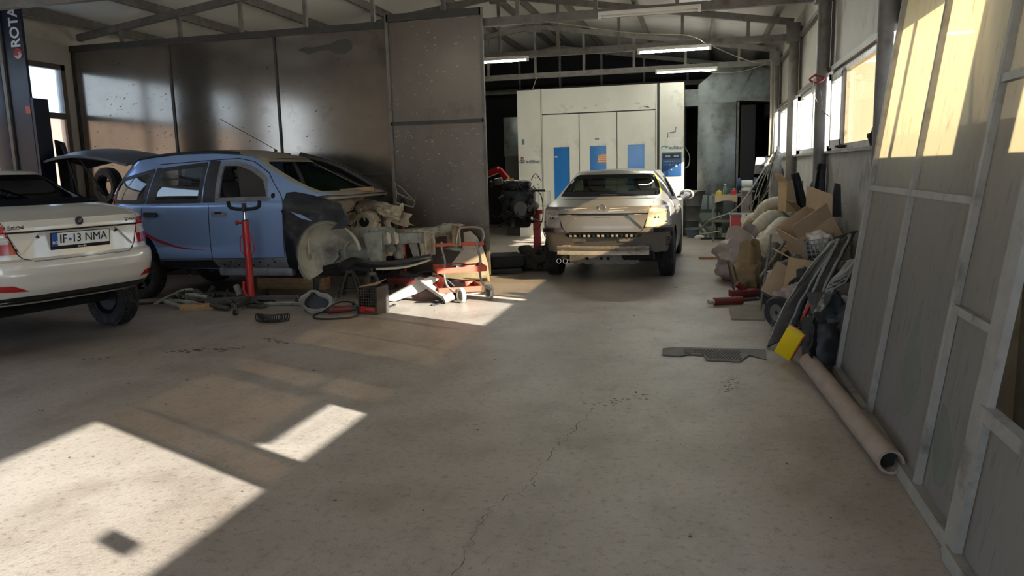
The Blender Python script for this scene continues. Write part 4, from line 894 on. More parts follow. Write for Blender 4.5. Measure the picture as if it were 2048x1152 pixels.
def wrench_bits():
    random.seed(31)
    for i in range(9):
        x, y = -3.75+random.uniform(-.35, .9), 7.55+random.uniform(-.1, .6); a = random.uniform(0, 180); L = random.uniform(.12, .35)
        if abs(x+3.44) < .22 and abs(y-7.5) < .2: continue
        o = MB().box((0, 0, .008), (L, .03, .014), bev=.003).cyl((L/2, 0, .008), (L/2, 0, .02), .02, n=10).build('trim_strip', 'blackplastic'); o.location = (x, y, 0); o.rotation_euler = (0, 0, R(a)); tag(o, 'small dark trim strip among the scrap around the crate', 'trim', 'loose trim strips around the crate')
wrench_bits()
M('white_plastic', 'c5bfb3', .5, var=.08, vs=7, dirt='857b6b', ds=5, dt=.63)
wp = thing('bumper_support', 'white plastic bumper support lying on the sunlit floor with a metal rail', 'car part', (-3.17, 8.28, 0), 0)
MB().prism([(-.45, -.1, .02), (-.10, -.02, .20), (.10, .02, .27), (.20, .02, .25), (.02, -.04, .12), (-.30, -.12, .01)], (0, .015, .02)).build('white_bracket', 'white_plastic', wp)
MB().bar((-.05, 0, .27), (.36, -.16, .06), .10, .035).build('metal_rail', 'bare_metal', wp); MB().cyl((.33, -.19, .05), (.42, -.12, .09), .05, n=14).build('rail_cap', 'bare_metal', wp)
MB().tube(curve([(-.2, .05, .26), (0, .12, .34), (.2, .1, .30), (.45, .18, .05)], 6), .012, 6).build('cable', 'wire', wp); MB().prism([(.15, .1, .02), (.55, .0, .02), (.50, .12, .18), (.25, .2, .24)], (0, .02, 0)).build('dark_shroud', 'blackplastic', wp)
MB().box((-.02, .0, .12), (.10, .008, .05), (0, -25, 0)).build('lamp_socket', 'lamp_smoke', wp)
rp = thing('jack_handle', 'long red jack handle with a black grip leaning on the sheet door', 'jack', (-3.92, 9.62, 0))
MB().cyl((.02, -.05, .10), (-.16, .42, .98), .020, n=12).build('red_tube', 'jack_red', rp); MB().cyl((-.16, .42, .98), (-.19, .50, 1.13), .024, n=12).build('grip', 'foam', rp); MB().lathe([(.09, 0), (.07, .05), (.03, .11), (.02, .13)], (.02, -.05, 0), (0, 0, 1), 14).build('foot_socket', 'jack_red', rp)
fj = thing('floor_jack', 'dark red floor jack lying low behind the axle stands under the nose', 'jack', (-3.62, 9.15, 0), 5)
MB().box((0, 0, .10), (.7, .05, .10), (0, 0, 0), .01).box((0, .2, .10), (.7, .05, .10), (0, 0, 0), .01).box((-.3, .1, .09), (.1, .2, .1)).build('chassis', 'dark_red', fj)
for x in (-.3, .3):
    for y in (-.05, .25): MB().cyl((x, y-.02, .05), (x, y+.02, .05), .05, n=14).build('caster', 'steel_dark', fj)
MB().bar((.2, .1, .12), (-.2, .1, .20), .08, .05).build('lift_arm', 'steel_dark', fj)
# heap of stripped harness and hoses
hs = thing('hose_heap', 'heap of stripped hoses and wiring harness on the floor behind the white sedan', 'scrap heap', (-5.75, 7.85, 0))
M('old_hose', '3b362f', .75, var=.25, vs=9, dirt='5f574a', ds=6, dt=.6); random.seed(6)
for k in range(26):
    a = V(random.uniform(-.75, .75), random.uniform(-.25, .3), .02); pts = [a]
    for j in range(4): pts.append(pts[-1]+V(random.uniform(-.3, .3), random.uniform(-.12, .12), 0)); pts[-1].z = max(.025, random.uniform(0, .24)*(1-min(.9, abs(pts[-1].x))))
    MB().tube(curve(pts, 6), random.choice((.01, .016, .024, .03)), 6).build('hose', ['old_hose', 'wire', 'bay_grey'][k % 3], hs)
MB().cyl((-.1, -.1, .16), (.05, -.16, .10), .045, n=12).build('filter_can', 'old_hose', hs); MB().cyl((.32, .1, .2), (.42, .02, .10), .04, n=12).build('filter_can', 'bay_grey', hs)
ob = MB().box((0, 0, .035), (.40, .12, .07), (0, 0, 0), .004).build('timber_block', 'wood'); ob.location = (-5.62, 7.46, 0); ob.rotation_euler = (0, 0, R(10)); tag(ob, 'short timber block lying beside the heap of hoses', 'wood')
# ---------------------------------------------------------------- orange two-shelf trolley in the sun
M('cart_orange', 'b5513a', .5, var=.12, vs=7, dirt='8c4636', ds=5, dt=.62); M('wheel_white', 'cfcbbf', .6, var=.06, vs=9); M('tube_grey', '8b857a', .35, .7, var=.1, vs=8)
ct = thing('tool_trolley', 'orange two-shelf workshop trolley on white wheels standing in the sun patch', 'trolley', (-2.74, 8.42, 0), 27)
for sx, h in ((-.20, 0), (.22, 0)):
    MB().tube(curve([(sx+.12, -.20, .12), (sx+.02, -.16, .20), (sx, -.10, .35), (sx+.02, -.08, .46), (sx-.01, -.07, .62), (sx-.01, -.06, .70)], 6), .014, 8).build('upright', 'tube_grey', ct)
MB().tube(curve([(.22, -.06, .62), (.28, .10, .64), (.33, .18, .72), (.30, .20, .82), (.10, .20, .84), (.02, .15, .80), (-.03, .05, .66)], 6), .016, 8).build('push_handle', 'tube_grey', ct)
def tray(z, h, x0, x1, y0, y1, name):
    MB().box(((x0+x1)/2, (y0+y1)/2, z), (x1-x0, y1-y0, .006)).box(((x0+x1)/2, y0, z+h/2), (x1-x0, .006, h)).box(((x0+x1)/2, y1, z+h/2), (x1-x0, .006, h)).box((x0, (y0+y1)/2, z+h/2), (.006, y1-y0, h)).box((x1, (y0+y1)/2, z+h/2), (.006, y1-y0, h)).build(name, 'cart_orange', ct)
tray(.34, .06, -.28, .30, -.12, .28, 'middle_tray'); tray(.115, .06, -.28, .22, -.18, .28, 'lower_tray')
MB().box((-.18, -.06, .665), (.22, .05, .035)).build('top_bracket', 'cart_orange', ct); MB().box((.16, -.03, .66), (.26, .06, .04)).build('top_bracket', 'cart_orange', ct)
MB().prism([(-.18, -.1, .62), (.02, -.12, .58), (.05, -.1, .60), (-.12, -.06, .65)], (0, .06, .01)).build('tool_holder', 'bay_grey', ct)
MB().cyl((-.02, -.22, .085), (.34, -.10, .085), .010, n=8).build('wheel_axle', 'tube_grey', ct)
for x, y in ((-.03, -.24), (.33, -.09)):
    w_ = MB().lathe([(.055, -.016), (.078, -.024), (.085, -.02), (.087, 0), (.085, .02), (.078, .024), (.055, .016)], (x, y, .087), (.95, .32, 0), 28, close=True).build('wheel', 'wheel_white', ct)
    hb = MB().cyl((x-.016, y-.005, .087), (x+.016, y+.005, .087), .058, n=20).build('hub', 'tube_grey', w_)
for x, y in ((-.22, .02), (-.22, .22)): MB().cyl((x-.012, y, .045), (x+.012, y, .045), .045, n=18).cyl((x, y, .05), (x, y, .115), .012, n=8).build('caster', 'wheel_white', ct)
MB().bar((-.1, .1, .40), (.28, .02, .41), .02, .02).build('screwdriver', 'steel_dark', ct); MB().box((-.02, .05, .37), (.08, .06, .05), (0, 20, 30), .01).build('loose_tool', 'blackplastic', ct)
fe = thing('white_fender', 'white car wing panel leaning on the sheet door beside the trolley', 'car panel', (-3.15, 9.95, 0))
fo = [(-.52, 0), (-.25, .03), (.0, .02), (.20, .02), (.36, -.0), (.33, .22), (.25, .45), (.16, .60), (.06, .68), (-.04, .66), (-.02, .52), (-.08, .38), (-.2, .24), (-.36, .14), (-.50, .10)]
mb = MB(); mb.bm.faces.new([mb.bm.verts.new((x, 0, z)) for x, z in fo])
for c in range(1, 12): bmesh.ops.bisect_plane(mb.bm, geom=mb.bm.verts[:]+mb.bm.edges[:]+mb.bm.faces[:], plane_co=(-.52+.075*c, 0, 0), plane_no=(1, 0, 0)); bmesh.ops.bisect_plane(mb.bm, geom=mb.bm.verts[:]+mb.bm.edges[:]+mb.bm.faces[:], plane_co=(0, 0, .06*c), plane_no=(0, 0, 1))
for v in mb.bm.verts: v.co.y = .24*v.co.z-.05*math.sin(v.co.x*4+1)-.03
r_ = bmesh.ops.extrude_face_region(mb.bm, geom=mb.bm.faces[:])
for e in r_['geom']:
    if isinstance(e, bmesh.types.BMVert): e.co.y += .01
mb.build('wing_skin', 'white_plastic', fe); MB().tube([(.36, -.1, .02), (.0, -.06, .04), (-.25, .02, .05), (-.5, .05, .03)], .01, 6).build('folded_edge', 'bare_metal', fe); MB().box((.30, -.1, .03), (.07, .03, .03)).build('mount_tab', 'steel_dark', fe)
# ---------------------------------------------------------------- behind the sheet door: seat, engine, crane
M('engine_black', '141312', .5, .3, var=.3, vs=12, dirt='3a332b', ds=9, dt=.6); M('engine_grey', '5a554e', .5, .5, var=.2, vs=10)
ev = thing('car_engine', 'black stripped car engine hanging on a red stand between the door and grey sedan', 'engine', (-2.72, 11.45, 0))
MB().box((0, 0, 1.0), (.50, .45, .42), (0, 0, 8), .04).build('block', 'engine_black', ev); MB().box((-.02, 0, 1.27), (.42, .36, .16), (0, 5, 8), .05).build('cylinder_head', 'engine_black', ev)
MB().box((0, 0, .72), (.36, .32, .20), (0, 0, 8), .05).build('sump', 'engine_black', ev); MB().cyl((.1, -.22, .92), (.1, -.30, .92), .11, n=20).build('pulley', 'engine_grey', ev); MB().cyl((-.14, -.22, 1.05), (-.14, -.29, 1.05), .07, n=18).build('pulley', 'engine_black', ev)
MB().cyl((.26, -.05, .95), (.26, -.25, .98), .07, n=14).build('alternator', 'engine_grey', ev); random.seed(9)
for k in range(26):
    a = V(random.uniform(-.3, .3), random.uniform(-.28, -.15), random.uniform(.75, 1.35)); b = a+V(random.uniform(-.2, .2), random.uniform(-.06, .06), random.uniform(-.2, .15)); m_ = (a+b)/2+V(random.uniform(-.1, .1), -.08, random.uniform(-.05, .12))
    MB().tube(curve([a, m_, b], 6), random.choice((.006, .01, .018)), 6).build('hose', 'wire' if k % 5 else 'engine_grey', ev)
MB().tube(curve([(.25, -.1, 1.25), (.38, -.1, 1.1), (.40, -.1, .80), (.33, -.1, .62), (.24, -.1, .60)], 6), .008, 6).build('hose', 'wire', ev); MB().box((-.05, -.22, 1.36), (.05, .04, .04)).build('yellow_cap', M('yellow_cap', 'b09a1c', .5), ev)
for k in range(22):
    p = V(random.uniform(-.27, .27), random.uniform(-.30, -.20), random.uniform(.66, 1.40)); q = V(random.uniform(-1, 1), random.uniform(-1, .2), random.uniform(-1, 1)).normalized()*random.uniform(.03, .09)
    if k % 2: MB().cyl(p-q, p+q, random.uniform(.015, .05), n=10).build('fitting', 'engine_grey' if k % 7 == 1 else 'engine_black', ev)
    else: MB().box(p, (random.uniform(.04, .13), .06, random.uniform(.03, .10)), (random.uniform(-30, 30), random.uniform(-40, 40), 0), .006).build('fitting', 'engine_grey' if k % 8 == 0 else 'engine_black', ev)
st = thing('engine_stand', 'red engine stand post holding up the black engine', 'engine stand', (-2.50, 11.75, 0))
MB().box((0, 0, .42), (.11, .09, .82)).build('post', 'jack_red', st); MB().box((0, 0, .84), (.2, .1, .06)).build('head', 'jack_red', st); MB().box((0, -.2, .04), (.10, .9, .08)).build('base_beam', 'jack_red', st); MB().box((0, .2, .04), (.7, .08, .08)).build('cross_beam', 'jack_red', st)
for x, y in ((0, -.62), (-.33, .2), (.33, .2)): MB().cyl((x-.015, y, .04), (x+.015, y, .04), .04, n=14).build('caster', 'rubber', st)
crn = thing('engine_crane', 'red engine crane arm rising behind the hanging engine', 'crane', (-3.5, 12.0, 0))
MB().box((0, 0, .75), (.10, .10, 1.42)).build('mast', 'jack_red', crn); MB().bar((-.1, 0, 1.36), (.36, -.10, 1.52), .09, .10).build('boom', 'jack_red', crn); MB().bar((.36, -.10, 1.52), (.50, -.12, 1.36), .08, .08).build('boom_tip', 'jack_red', crn)
MB().bar((-.4, -.1, .05), (.9, -.1, .05), .09, .08).build('foot_beam', 'jack_red', crn); MB().tube([(.5, -.12, 1.36), (.62, -.3, 1.30)], .008, 5).build('chain', 'steel_dark', crn)
# car seat and bag dumped on the floor
cs = thing('loose_car_seat', 'black car seat dumped on the floor behind the sheet door', 'car seat', (-2.83, 10.80, 0), 20)
MB().box((.05, 0, .18), (.50, .48, .2), (0, 0, 0), .07).build('cushion', 'seat_fabric', cs); MB().grid(lambda u, v: V(-.28+.08*math.sin(v*3.1)-.12*v, -.24+.48*u, .15+.72*v)+V(.06*math.sin(u*3.14), 0, 0), 8, 12, th=.12).build('backrest', 'seat_fabric', cs); MB().box((-.40, 0, .98), (.10, .26, .2), (0, -10, 0), .05).build('head_rest', 'seat_fabric', cs)
MB().box((.0, .0, .04), (.52, .44, .07), bev=.01).build('seat_base', 'steel_dark', cs)
bg_ = MB().blob((0, 0, .15), (.32, .28, .20), 5, .25, 2.5, 4, flat=.7).build('canvas_bag', M('canvas', '3b352a', .9, var=.25, vs=6, bump=.4, bs=12)); bg_.location = (-2.42, 11.15, -.01); tag(bg_, 'crumpled olive canvas bag on the floor beside the engine stand', 'bag')
rg = MB().blob((0, 0, .02), (.34, .16, .03), 8, .3, 3, 3).build('rag', M('rag', 'cfc5b8', .9, var=.15, vs=9)); rg.location = (-2.55, 12.9, .005); tag(rg, 'pale rag spread on the floor in the light behind the engine', 'rag')
sf = thing('wire_rack', 'small white wire rack standing against the left of the spray booth', 'rack', (-3.30, 16.2, 0)); M('rack_white', 'b9b9b2', .5)
for x in (-.13, .13):
    for y in (-.12, .12): MB().box((x, y, .52), (.025, .025, 1.04)).build('post', 'rack_white', sf)
for z in (.12, .42, .72, 1.03): MB().box((0, -.12, z), (.28, .02, .02)).box((0, .12, z), (.28, .02, .02)).box((.13, 0, z), (.02, .26, .02)).box((-.13, 0, z), (.02, .26, .02)).build('rung', 'rack_white', sf)
# ---------------------------------------------------------------- spray booth
M('booth', 'd2cdbe', .5, var=.05, vs=2, dirt='857c6a', ds=1.3, dt=.66); M('booth_blue', '2c6fae', .18, var=.12, vs=2.5, spec=.6); M('booth_dark', '2b2925', .7); M('panel_blue', '22476f', .4); M('panel_grey', '8b98a6', .5); M('teal_ink', '3f8290', .5); M('slate_ink', '5f7274', .5); M('orange_label', 'd98a45', .6); M('dirt_mark', '8a8272', .9); M('smudge_soft', 'beb8a8', .8)
BX0, BX1, BY, BH = -3.95, -.33, 16.75, 3.24
bo = thing('spray_booth', 'white paint spray booth with three doors and blue windows at the back', 'spray booth', (BX0, BY, 0)); BW = BX1-BX0
DX0, DX1, DZ = .56, 3.03, 2.70
MB().box((DX0/2, 0, BH/2), (DX0, .1, BH)).build('wall_panel', 'booth', bo); MB().box(((DX1+BW)/2, 0, BH/2), (BW-DX1, .1, BH)).build('wall_panel', 'booth', bo); MB().box(((DX0+DX1)/2, .006, (DZ+BH)/2), (DX1-DX0-.01, .1, BH-DZ)).build('header_panel', 'booth', bo)
MB().box((BW-.05, 1.9, BH/2), (.1, 3.7, BH)).build('side_wall', 'booth', bo); MB().box((.05, 1.9, BH/2), (.1, 3.7, BH)).build('side_wall', 'booth', bo); MB().box((BW/2, 1.9, BH-.05), (BW-.2, 3.6, .08)).build('roof', 'booth', bo)
for x in (DX0-.02, DX1+.06): MB().box((x, -.055, BH/2), (.012 if x < 1 else .05, .012, BH)).build('joint_strip', 'booth_dark' if x > 1 else 'dirt_mark', bo)
MB().box(((DX0+DX1)/2, -.04, DZ), (DX1-DX0, .03, .02)).build('door_track', 'booth_dark', bo)
dw = (DX1-DX0)/3
for k in range(3):
    x0 = DX0+dw*k; wx = x0+dw*(.5 if k != 0 else .52); zt, hb = 1.98, (1.18 if k == 0 else 1.10); ww = .36; zb_ = zt-hb
    d = bpy.data.objects.new('door', None); COL.objects.link(d); d.parent = bo; d.location = (x0, -.02, 0); d.empty_display_size = .1
    xl, xr_ = wx-x0-ww/2, wx-x0+ww/2
    MB().box((xl/2+.004, 0, DZ/2), (xl-.008, .07, DZ-.03)).box(((xr_+dw)/2-.004, 0, DZ/2), (dw-xr_-.008, .07, DZ-.03)).box(((xl+xr_)/2, 0, (zt+DZ)/2-.008), (ww, .07, DZ-zt-.015)).box(((xl+xr_)/2, 0, zb_/2), (ww, .07, zb_-.02)).build('door_leaf', 'booth', d)
    MB().box(((xl+xr_)/2, .0, (zt+zb_)/2), (ww, .02, zt-zb_)).build('window_pane', 'booth_blue', d)
    MB().box(((xl+xr_)/2, -.037, zt+.008), (ww+.02, .01, .016)).box(((xl+xr_)/2, -.037, zb_-.008), (ww+.02, .01, .016)).box((xl-.005, -.037, (zt+zb_)/2), (.012, .01, zt-zb_)).box((xr_+.005, -.037, (zt+zb_)/2), (.012, .01, zt-zb_)).build('window_bead', 'booth', d)
    if k == 0: MB().box((xl+.05, -.014, 1.77), (.06, .006, .035)).build('sticker', 'rack_white', d)
    if k == 1:
        MB().prism([(xl+.16, -.018, 1.62), (xl+.18, -.018, 1.76), (xl+.26, -.018, 1.80), (xr_, -.018, 1.80), (xr_, -.018, 1.62)], (0, .004, 0)).build('notice', 'orange_label', d)
        for z in (1.64, 1.68, 1.72, 1.765): MB().box((xr_-.09, -.0195, z), (.17, .002, .012)).build('notice_line', 'rack_white', d)
        MB().box((xl+.16, -.038, 2.13), (.085, .005, .035)).build('label_plate', 'panel_blue', d); MB().box((xl+.16, -.0415, 2.13), (.06, .002, .008)).build('label_line', 'rack_white', d)
def booth_sign(x, z, s, w_): # arched ribbon mark and name
    sgn = MB().tube([(x-.115+.06*math.cos(R(a))*s*1.0, -.063, z-.01+.055*math.sin(R(a))*s) for a in range(0, 185, 15)], .010*s, 6).build('ribbon_mark', 'teal_ink', bo)
    MB().tube([(x-.035+.05*math.cos(R(a))*s, -.063, z-.02+.05*math.sin(R(a))*s) for a in range(0, 150, 15)], .006*s, 6).build('ribbon_mark', 'teal_ink', bo)
    text_mesh('lettering', 'millibar', .10*s, MATS['slate_ink'], bo, face_mtx((x+.145*s, -.0625, z), (1, 0, 0), (0, 0, 1)), .0015, .0025, 1.08)
booth_sign(.20, 1.68, .95, 1); cpx = (DX1+BW)/2+.045
MB().box((cpx, -.054, 1.70), (.48, .012, .80), bev=.003).build('control_box', 'booth', bo)
booth_sign(cpx-.045, 1.885, .95, 1)
cp = MB().box((cpx, -.064, 1.54), (.42, .012, .50), bev=.003).build('control_panel', 'panel_blue', bo); MB().box((cpx, -.072, 1.71), (.36, .004, .10)).build('display', 'booth_dark', cp)
for x in (-.08, .10): MB().box((cpx+x, -.075, 1.71), (.11, .003, .045)).build('readout', 'panel_grey', cp)
for r_i, n_ in ((0, 8), (1, 6)):
    for k in range(n_): MB().box((cpx-.16+.32*k/(n_-1), -.073, 1.60-.07*r_i), (.02, .008, .026), bev=.002).build('switch', 'panel_grey', cp)
MB().box((cpx+.10, -.073, 1.50), (.04, .008, .04)).build('switch', 'rack_white', cp); MB().box((cpx, -.073, 1.42), (.03, .008, .025)).build('switch', 'panel_grey', cp)
MB().tube([(cpx-.08, -.07, 2.10), (cpx-.08, -.08, 2.20), (cpx+.08, -.08, 2.22), (cpx+.09, -.08, 2.32)], .008, 6).build('air_valve', 'steel', bo)
lb = MB().box((.27, -.054, 1.68), (.46, .010, .62), bev=.003).build('service_hatch', 'booth', bo); MB().box((.09, -.062, 1.72), (.06, .006, .13)).build('red_tag', 'logo_red', lb); MB().box((.09, -.066, 1.72), (.03, .003, .08)).build('tag_print', 'rack_white', lb)
MB().box((.12, -.053, 2.12), (.06, .006, .12)).build('small_label', 'slate_ink', bo)
random.seed(3)
for k in range(16):
    x, z = random.uniform(.08, .5), random.uniform(1.05, 1.35); o = MB().poly([(x+.035*random.random()*math.cos(a), -.0605 if z > 1.37 else -.0505, z+.03*random.random()*math.sin(a)) for a in (0, 1, 2, 3.1, 4, 5)]).build('smudge', 'dirt_mark', bo, smooth=0)
for k in range(14):
    x, z = random.gauss(random.choice((1.0, 1.75, 2.7)), .22), random.uniform(DZ+.02, DZ+.16); x = min(DX1-.1, max(DX0+.1, x))
    MB().poly([(x+.09*random.random()*math.cos(a), -.0455, max(DZ+.014, z+.03*random.random()*math.sin(a))) for a in (0, 1, 2, 3.1, 4, 5)]).build('smudge', 'smudge_soft', bo, smooth=0)
MB().tube(curve([(BW+.02, .5, 1.9), (BW+.12, .3, 1.7), (BW+.10, .3, 1.5), (BW+.02, .4, 1.45)], 6), .012, 6).build('side_loop', 'steel', bo)
# ---------------------------------------------------------------- ducts
M('galv', '6b6f6c', .42, .6, var=.22, vs=3.5, dirt='45453f', ds=2.5, dt=.58)
du = thing('air_duct', 'big galvanised air duct with a slanted hood right of the spray booth', 'duct', (-.04, 17.3, 0))
MB().box((.40, .35, 1.42), (.80, .7, 2.84), bev=.006).build('riser', 'galv', du); MB().prism([(0, 0, 2.86), (0, 0, 3.22), (.42, 0, 3.56), (1.15, 0, 3.56), (.78, 0, 2.86)], (0, .7, 0)).build('hood', 'galv', du)
MB().prism([(.80, .02, 2.86), (1.17, .02, 3.54), (1.56, .02, 3.50), (1.56, .02, 2.80)], (0, .66, 0)).build('elbow', 'galv', du); MB().bar((.79, -.005, 2.86), (1.16, -.005, 3.56), .02, .02).build('seam_strip', 'galv', du); MB().box((.84, .1, 1.42), (.05, .05, 2.84)).build('corner_post', 'steel', du); MB().box((1.05, .2, 1.4), (.3, .4, 2.7)).build('unlit_void', 'black_wall', du)  # the black box stands in for the unlit void right of the riser
MB().box((-.15, .5, 2.98), (.3, .4, .36)).build('branch', 'galv', du); MB().box((.4, -.004, 2.85), (.82, .012, .03)).build('flange', 'galv', du)
d2 = thing('air_duct', 'small galvanised duct box left of the spray booth', 'duct', (-4.3, 17.2, 0)); MB().box((.12, 0, 2.27), (.34, .4, .85), bev=.005).build('duct_box', 'galv', d2); MB().box((.12, 0, 1.83), (.36, .42, .03)).build('flange', 'steel_dark', d2); MB().box((.12, 0, .91), (.30, .38, 1.8)).build('burner_stack', 'booth_dark', d2)
# ---------------------------------------------------------------- leaning translucent frames on the right
def fibre(name):
    m = bpy.data.materials.new(name); m.use_nodes = True; MATS[name] = m; n = m.node_tree; n.nodes.clear()
    o = n.nodes.new('ShaderNodeOutputMaterial'); tc = n.nodes.new('ShaderNodeTexCoord'); mp = n.nodes.new('ShaderNodeMapping'); mp.inputs['Scale'].default_value = (3, 9, 1.2)
    n.links.new(tc.outputs['Object'], mp.inputs[0]); t = n.nodes.new('ShaderNodeTexNoise'); t.inputs['Scale'].default_value = 1.4; t.inputs['Detail'].default_value = 7; n.links.new(mp.outputs[0], t.inputs['Vector'])
    r = n.nodes.new('ShaderNodeValToRGB'); n.links.new(t.outputs['Fac'], r.inputs[0])
    e = r.color_ramp.elements; e[0].position = .30; e[0].color = (*lin('929396'), 1); e[1].position = .55; e[1].color = (*lin('9d9ea1'), 1)
    mq = n.nodes.new('ShaderNodeMapping'); mq.inputs['Scale'].default_value = (40, 40, 7); n.links.new(tc.outputs['Object'], mq.inputs[0]); tn = n.nodes.new('ShaderNodeTexNoise'); tn.inputs['Scale'].default_value = 1.; tn.inputs['Detail'].default_value = 3; n.links.new(mq.outputs[0], tn.inputs['Vector'])
    rq = n.nodes.new('ShaderNodeValToRGB'); n.links.new(tn.outputs['Fac'], rq.inputs[0]); rq.color_ramp.elements[0].position = .31; rq.color_ramp.elements[0].color = (*lin('b4aa8c'), 1); rq.color_ramp.elements[1].position = .40; rq.color_ramp.elements[1].color = (*lin('d0c6a8'), 1)
    d = n.nodes.new('ShaderNodeBsdfDiffuse'); n.links.new(r.outputs[0], d.inputs[0]); tr = n.nodes.new('ShaderNodeBsdfTranslucent'); n.links.new(rq.outputs[0], tr.inputs[0])
    mx = n.nodes.new('ShaderNodeMixShader'); mx.inputs[0].default_value = .50; n.links.new(d.outputs[0], mx.inputs[1]); n.links.new(tr.outputs[0], mx.inputs[2]); tp_ = n.nodes.new('ShaderNodeBsdfTransparent'); tp_.inputs[0].default_value = (.95, .78, .56, 1); m2 = n.nodes.new('ShaderNodeMixShader'); m2.inputs[0].default_value = .25; n.links.new(mx.outputs[0], m2.inputs[1]); n.links.new(tp_.outputs[0], m2.inputs[2]); n.links.new(m2.outputs[0], o.inputs[0])
fibre('fibre_sheet'); M('frame_grey', '8d8982', .55, .2, var=.12, vs=9, dirt='55514a', ds=6, dt=.62)
LA = math.degrees(math.atan(.128))
def lean(name, lab, y0, loc=.97):
    o = thing(name, lab, 'frame', (loc, y0, .0)); o.rotation_euler = (0, R(LA), 0); return o
def cell(p, ya, yb, va, vb): MB().box((.012, (ya+yb)/2, (va+vb)/2), (.004, yb-ya, vb-va)).build('sheet', 'fibre_sheet', p, smooth=0)
L1 = lean('leaning_frame', 'tall steel frame with yellowed translucent sheets leaning on the window wall', 3.0)
YS = [0, .53, 1.55, 2.60]; HV = 3.3
for y, w_ in ((.02, .07), (.55, .038), (1.55, .03), (2.585, .04)): MB().box((-.008, y, HV/2), (.03, w_, HV)).build('stile', 'frame_grey', L1)
for ya, yb, v in ((1.55, 2.6, 1.33), (.55, 1.55, 1.33), (0, .55, .87), (0, .55, 1.83)): MB().box((-.006, (ya+yb)/2, v), (.026, yb-ya-.04, .035)).build('rail', 'frame_grey', L1)
MB().box((-.01, 1.3, .03), (.05, 2.62, .06)).build('bottom_rail', 'frame_grey', L1); MB().box((0, 1.3, HV-.02), (.03, 2.62, .05)).build('top_rail', 'frame_grey', L1)
for ya, yb, vs_ in ((1.55, 2.585, (.06, 1.33, 3.28)), (.55, 1.55, (.06, 1.33, 3.28)), (.02, .55, (.06, .87, 1.83, 3.28))):
    for a, b in zip(vs_, vs_[1:]): cell(L1, ya, yb, a, b)
L2 = lean('leaning_frame', 'steel frame with an open lower bay leaning at the right edge of the picture', 1.72, .94)
for y in (.03, .33, 1.235): MB().box((-.008, y, HV/2), (.03, .05 if y < 1 else .12, HV)).build('stile', 'frame_grey', L2)
for v in (.60, 1.70): MB().box((-.006, .81, v), (.05, .80, .05)).build('rail', 'frame_grey', L2)
MB().box((-.01, .62, .03), (.05, 1.24, .06)).build('bottom_rail', 'frame_grey', L2); MB().box((0, .62, HV-.02), (.03, 1.24, .05)).build('top_rail', 'frame_grey', L2)
cell(L2, .35, 1.2, .06, .60); cell(L2, .35, 1.2, 1.70, 3.28); cell(L2, .03, .33, .06, 3.28)
MB().box((.20, .80, .85), (.03, .9, .03)).build('inner_bar', 'frame_grey', L2)
vt = MB().box((0, 0, 0), (.03, .10, .10)).cyl((-.02, 0, 0), (.02, 0, 0), .04, n=16).build('window_vent', 'blackplastic'); vt.location = (1.575, .80, 1.85); tag(vt, 'small square vent set in the near window pane', 'vent')
M('damp', '5f6158', .7, var=.08, vs=12)
for pts in ([(1.06, .82), (1.13, .62), (1.15, .42), (1.02, .24), (.90, .30), (.86, .48), (.98, .58), (1.02, .68)], [(.50, .46), (.52, .28), (.42, .13), (.30, .16), (.27, .30), (.36, .38), (.42, .44)]):
    mb = MB(); c_ = V(0, sum(p[0] for p in pts)/len(pts), sum(p[1] for p in pts)/len(pts)); mb.poly([(.0095, p.y, p.z) for p in curve([(0, *q) for q in pts+pts[:1]], 5)[:-1]]); mb.build('damp_stain', 'damp', L1, smooth=0)
# ---------------------------------------------------------------- cardboard tube and floor mat
M('card_tube', '8f7d70', .8, var=.12, vs=14, dirt='7c6a5a', ds=10, dt=.6); M('card', 'a0845f', .8, var=.1, vs=6, dirt='7a5f40', ds=5, dt=.66); M('card_pale', 'ad9577', .8, var=.08, vs=6); M('card_dark', '6e5233', .85, var=.1, vs=6)
tb = thing('cardboard_tube', 'long thick cardboard tube lying on the floor along the leaning frame', 'tube', (.86, 4.7, .065), 0)
a, b = V(-.07, 1.0, 0), V(.05, -.93, 0); d = (b-a)
MB().lathe([(.048, 0), (.062, 0), (.062, d.length), (.048, d.length)], a, d, 28, close=True).build('tube_wall', 'card_tube', tb); MB().cyl(a+d*.02, a+d*.97, .0475, n=20).build('tube_bore', 'seam', tb)
M('mat', '6a6760', .8, var=.2, vs=8, dirt='77726a', ds=6, dt=.55)
M('mat_tread', '45433f', .8)
mt = thing('car_mat', 'grey rubber car floor mat lying flat on the concrete', 'mat', (.1, 6.05, 0)); mo = [(-.38, .14), (-.37, -.06), (-.23, -.09), (-.16, -.02), (-.05, -.04), (-.03, -.19), (.22, -.20), (.30, .02), (.42, -.09), (.44, .22), (-.30, .20)]
MB().prism([(x, y, .004) for x, y in mo], (0, 0, .008)).build('mat_sheet', 'mat', mt)
for i in range(17):
    for j in range(7):
        x, y = -.20+.026*i+(.013 if j % 2 else 0), -.15+.045*j
        if inpoly(mo, x-.02, y-.02) and inpoly(mo, x+.02, y+.02): MB().box((x, y, .0135), (.016, .028, .004)).build('tread_block', 'mat_tread', mt)
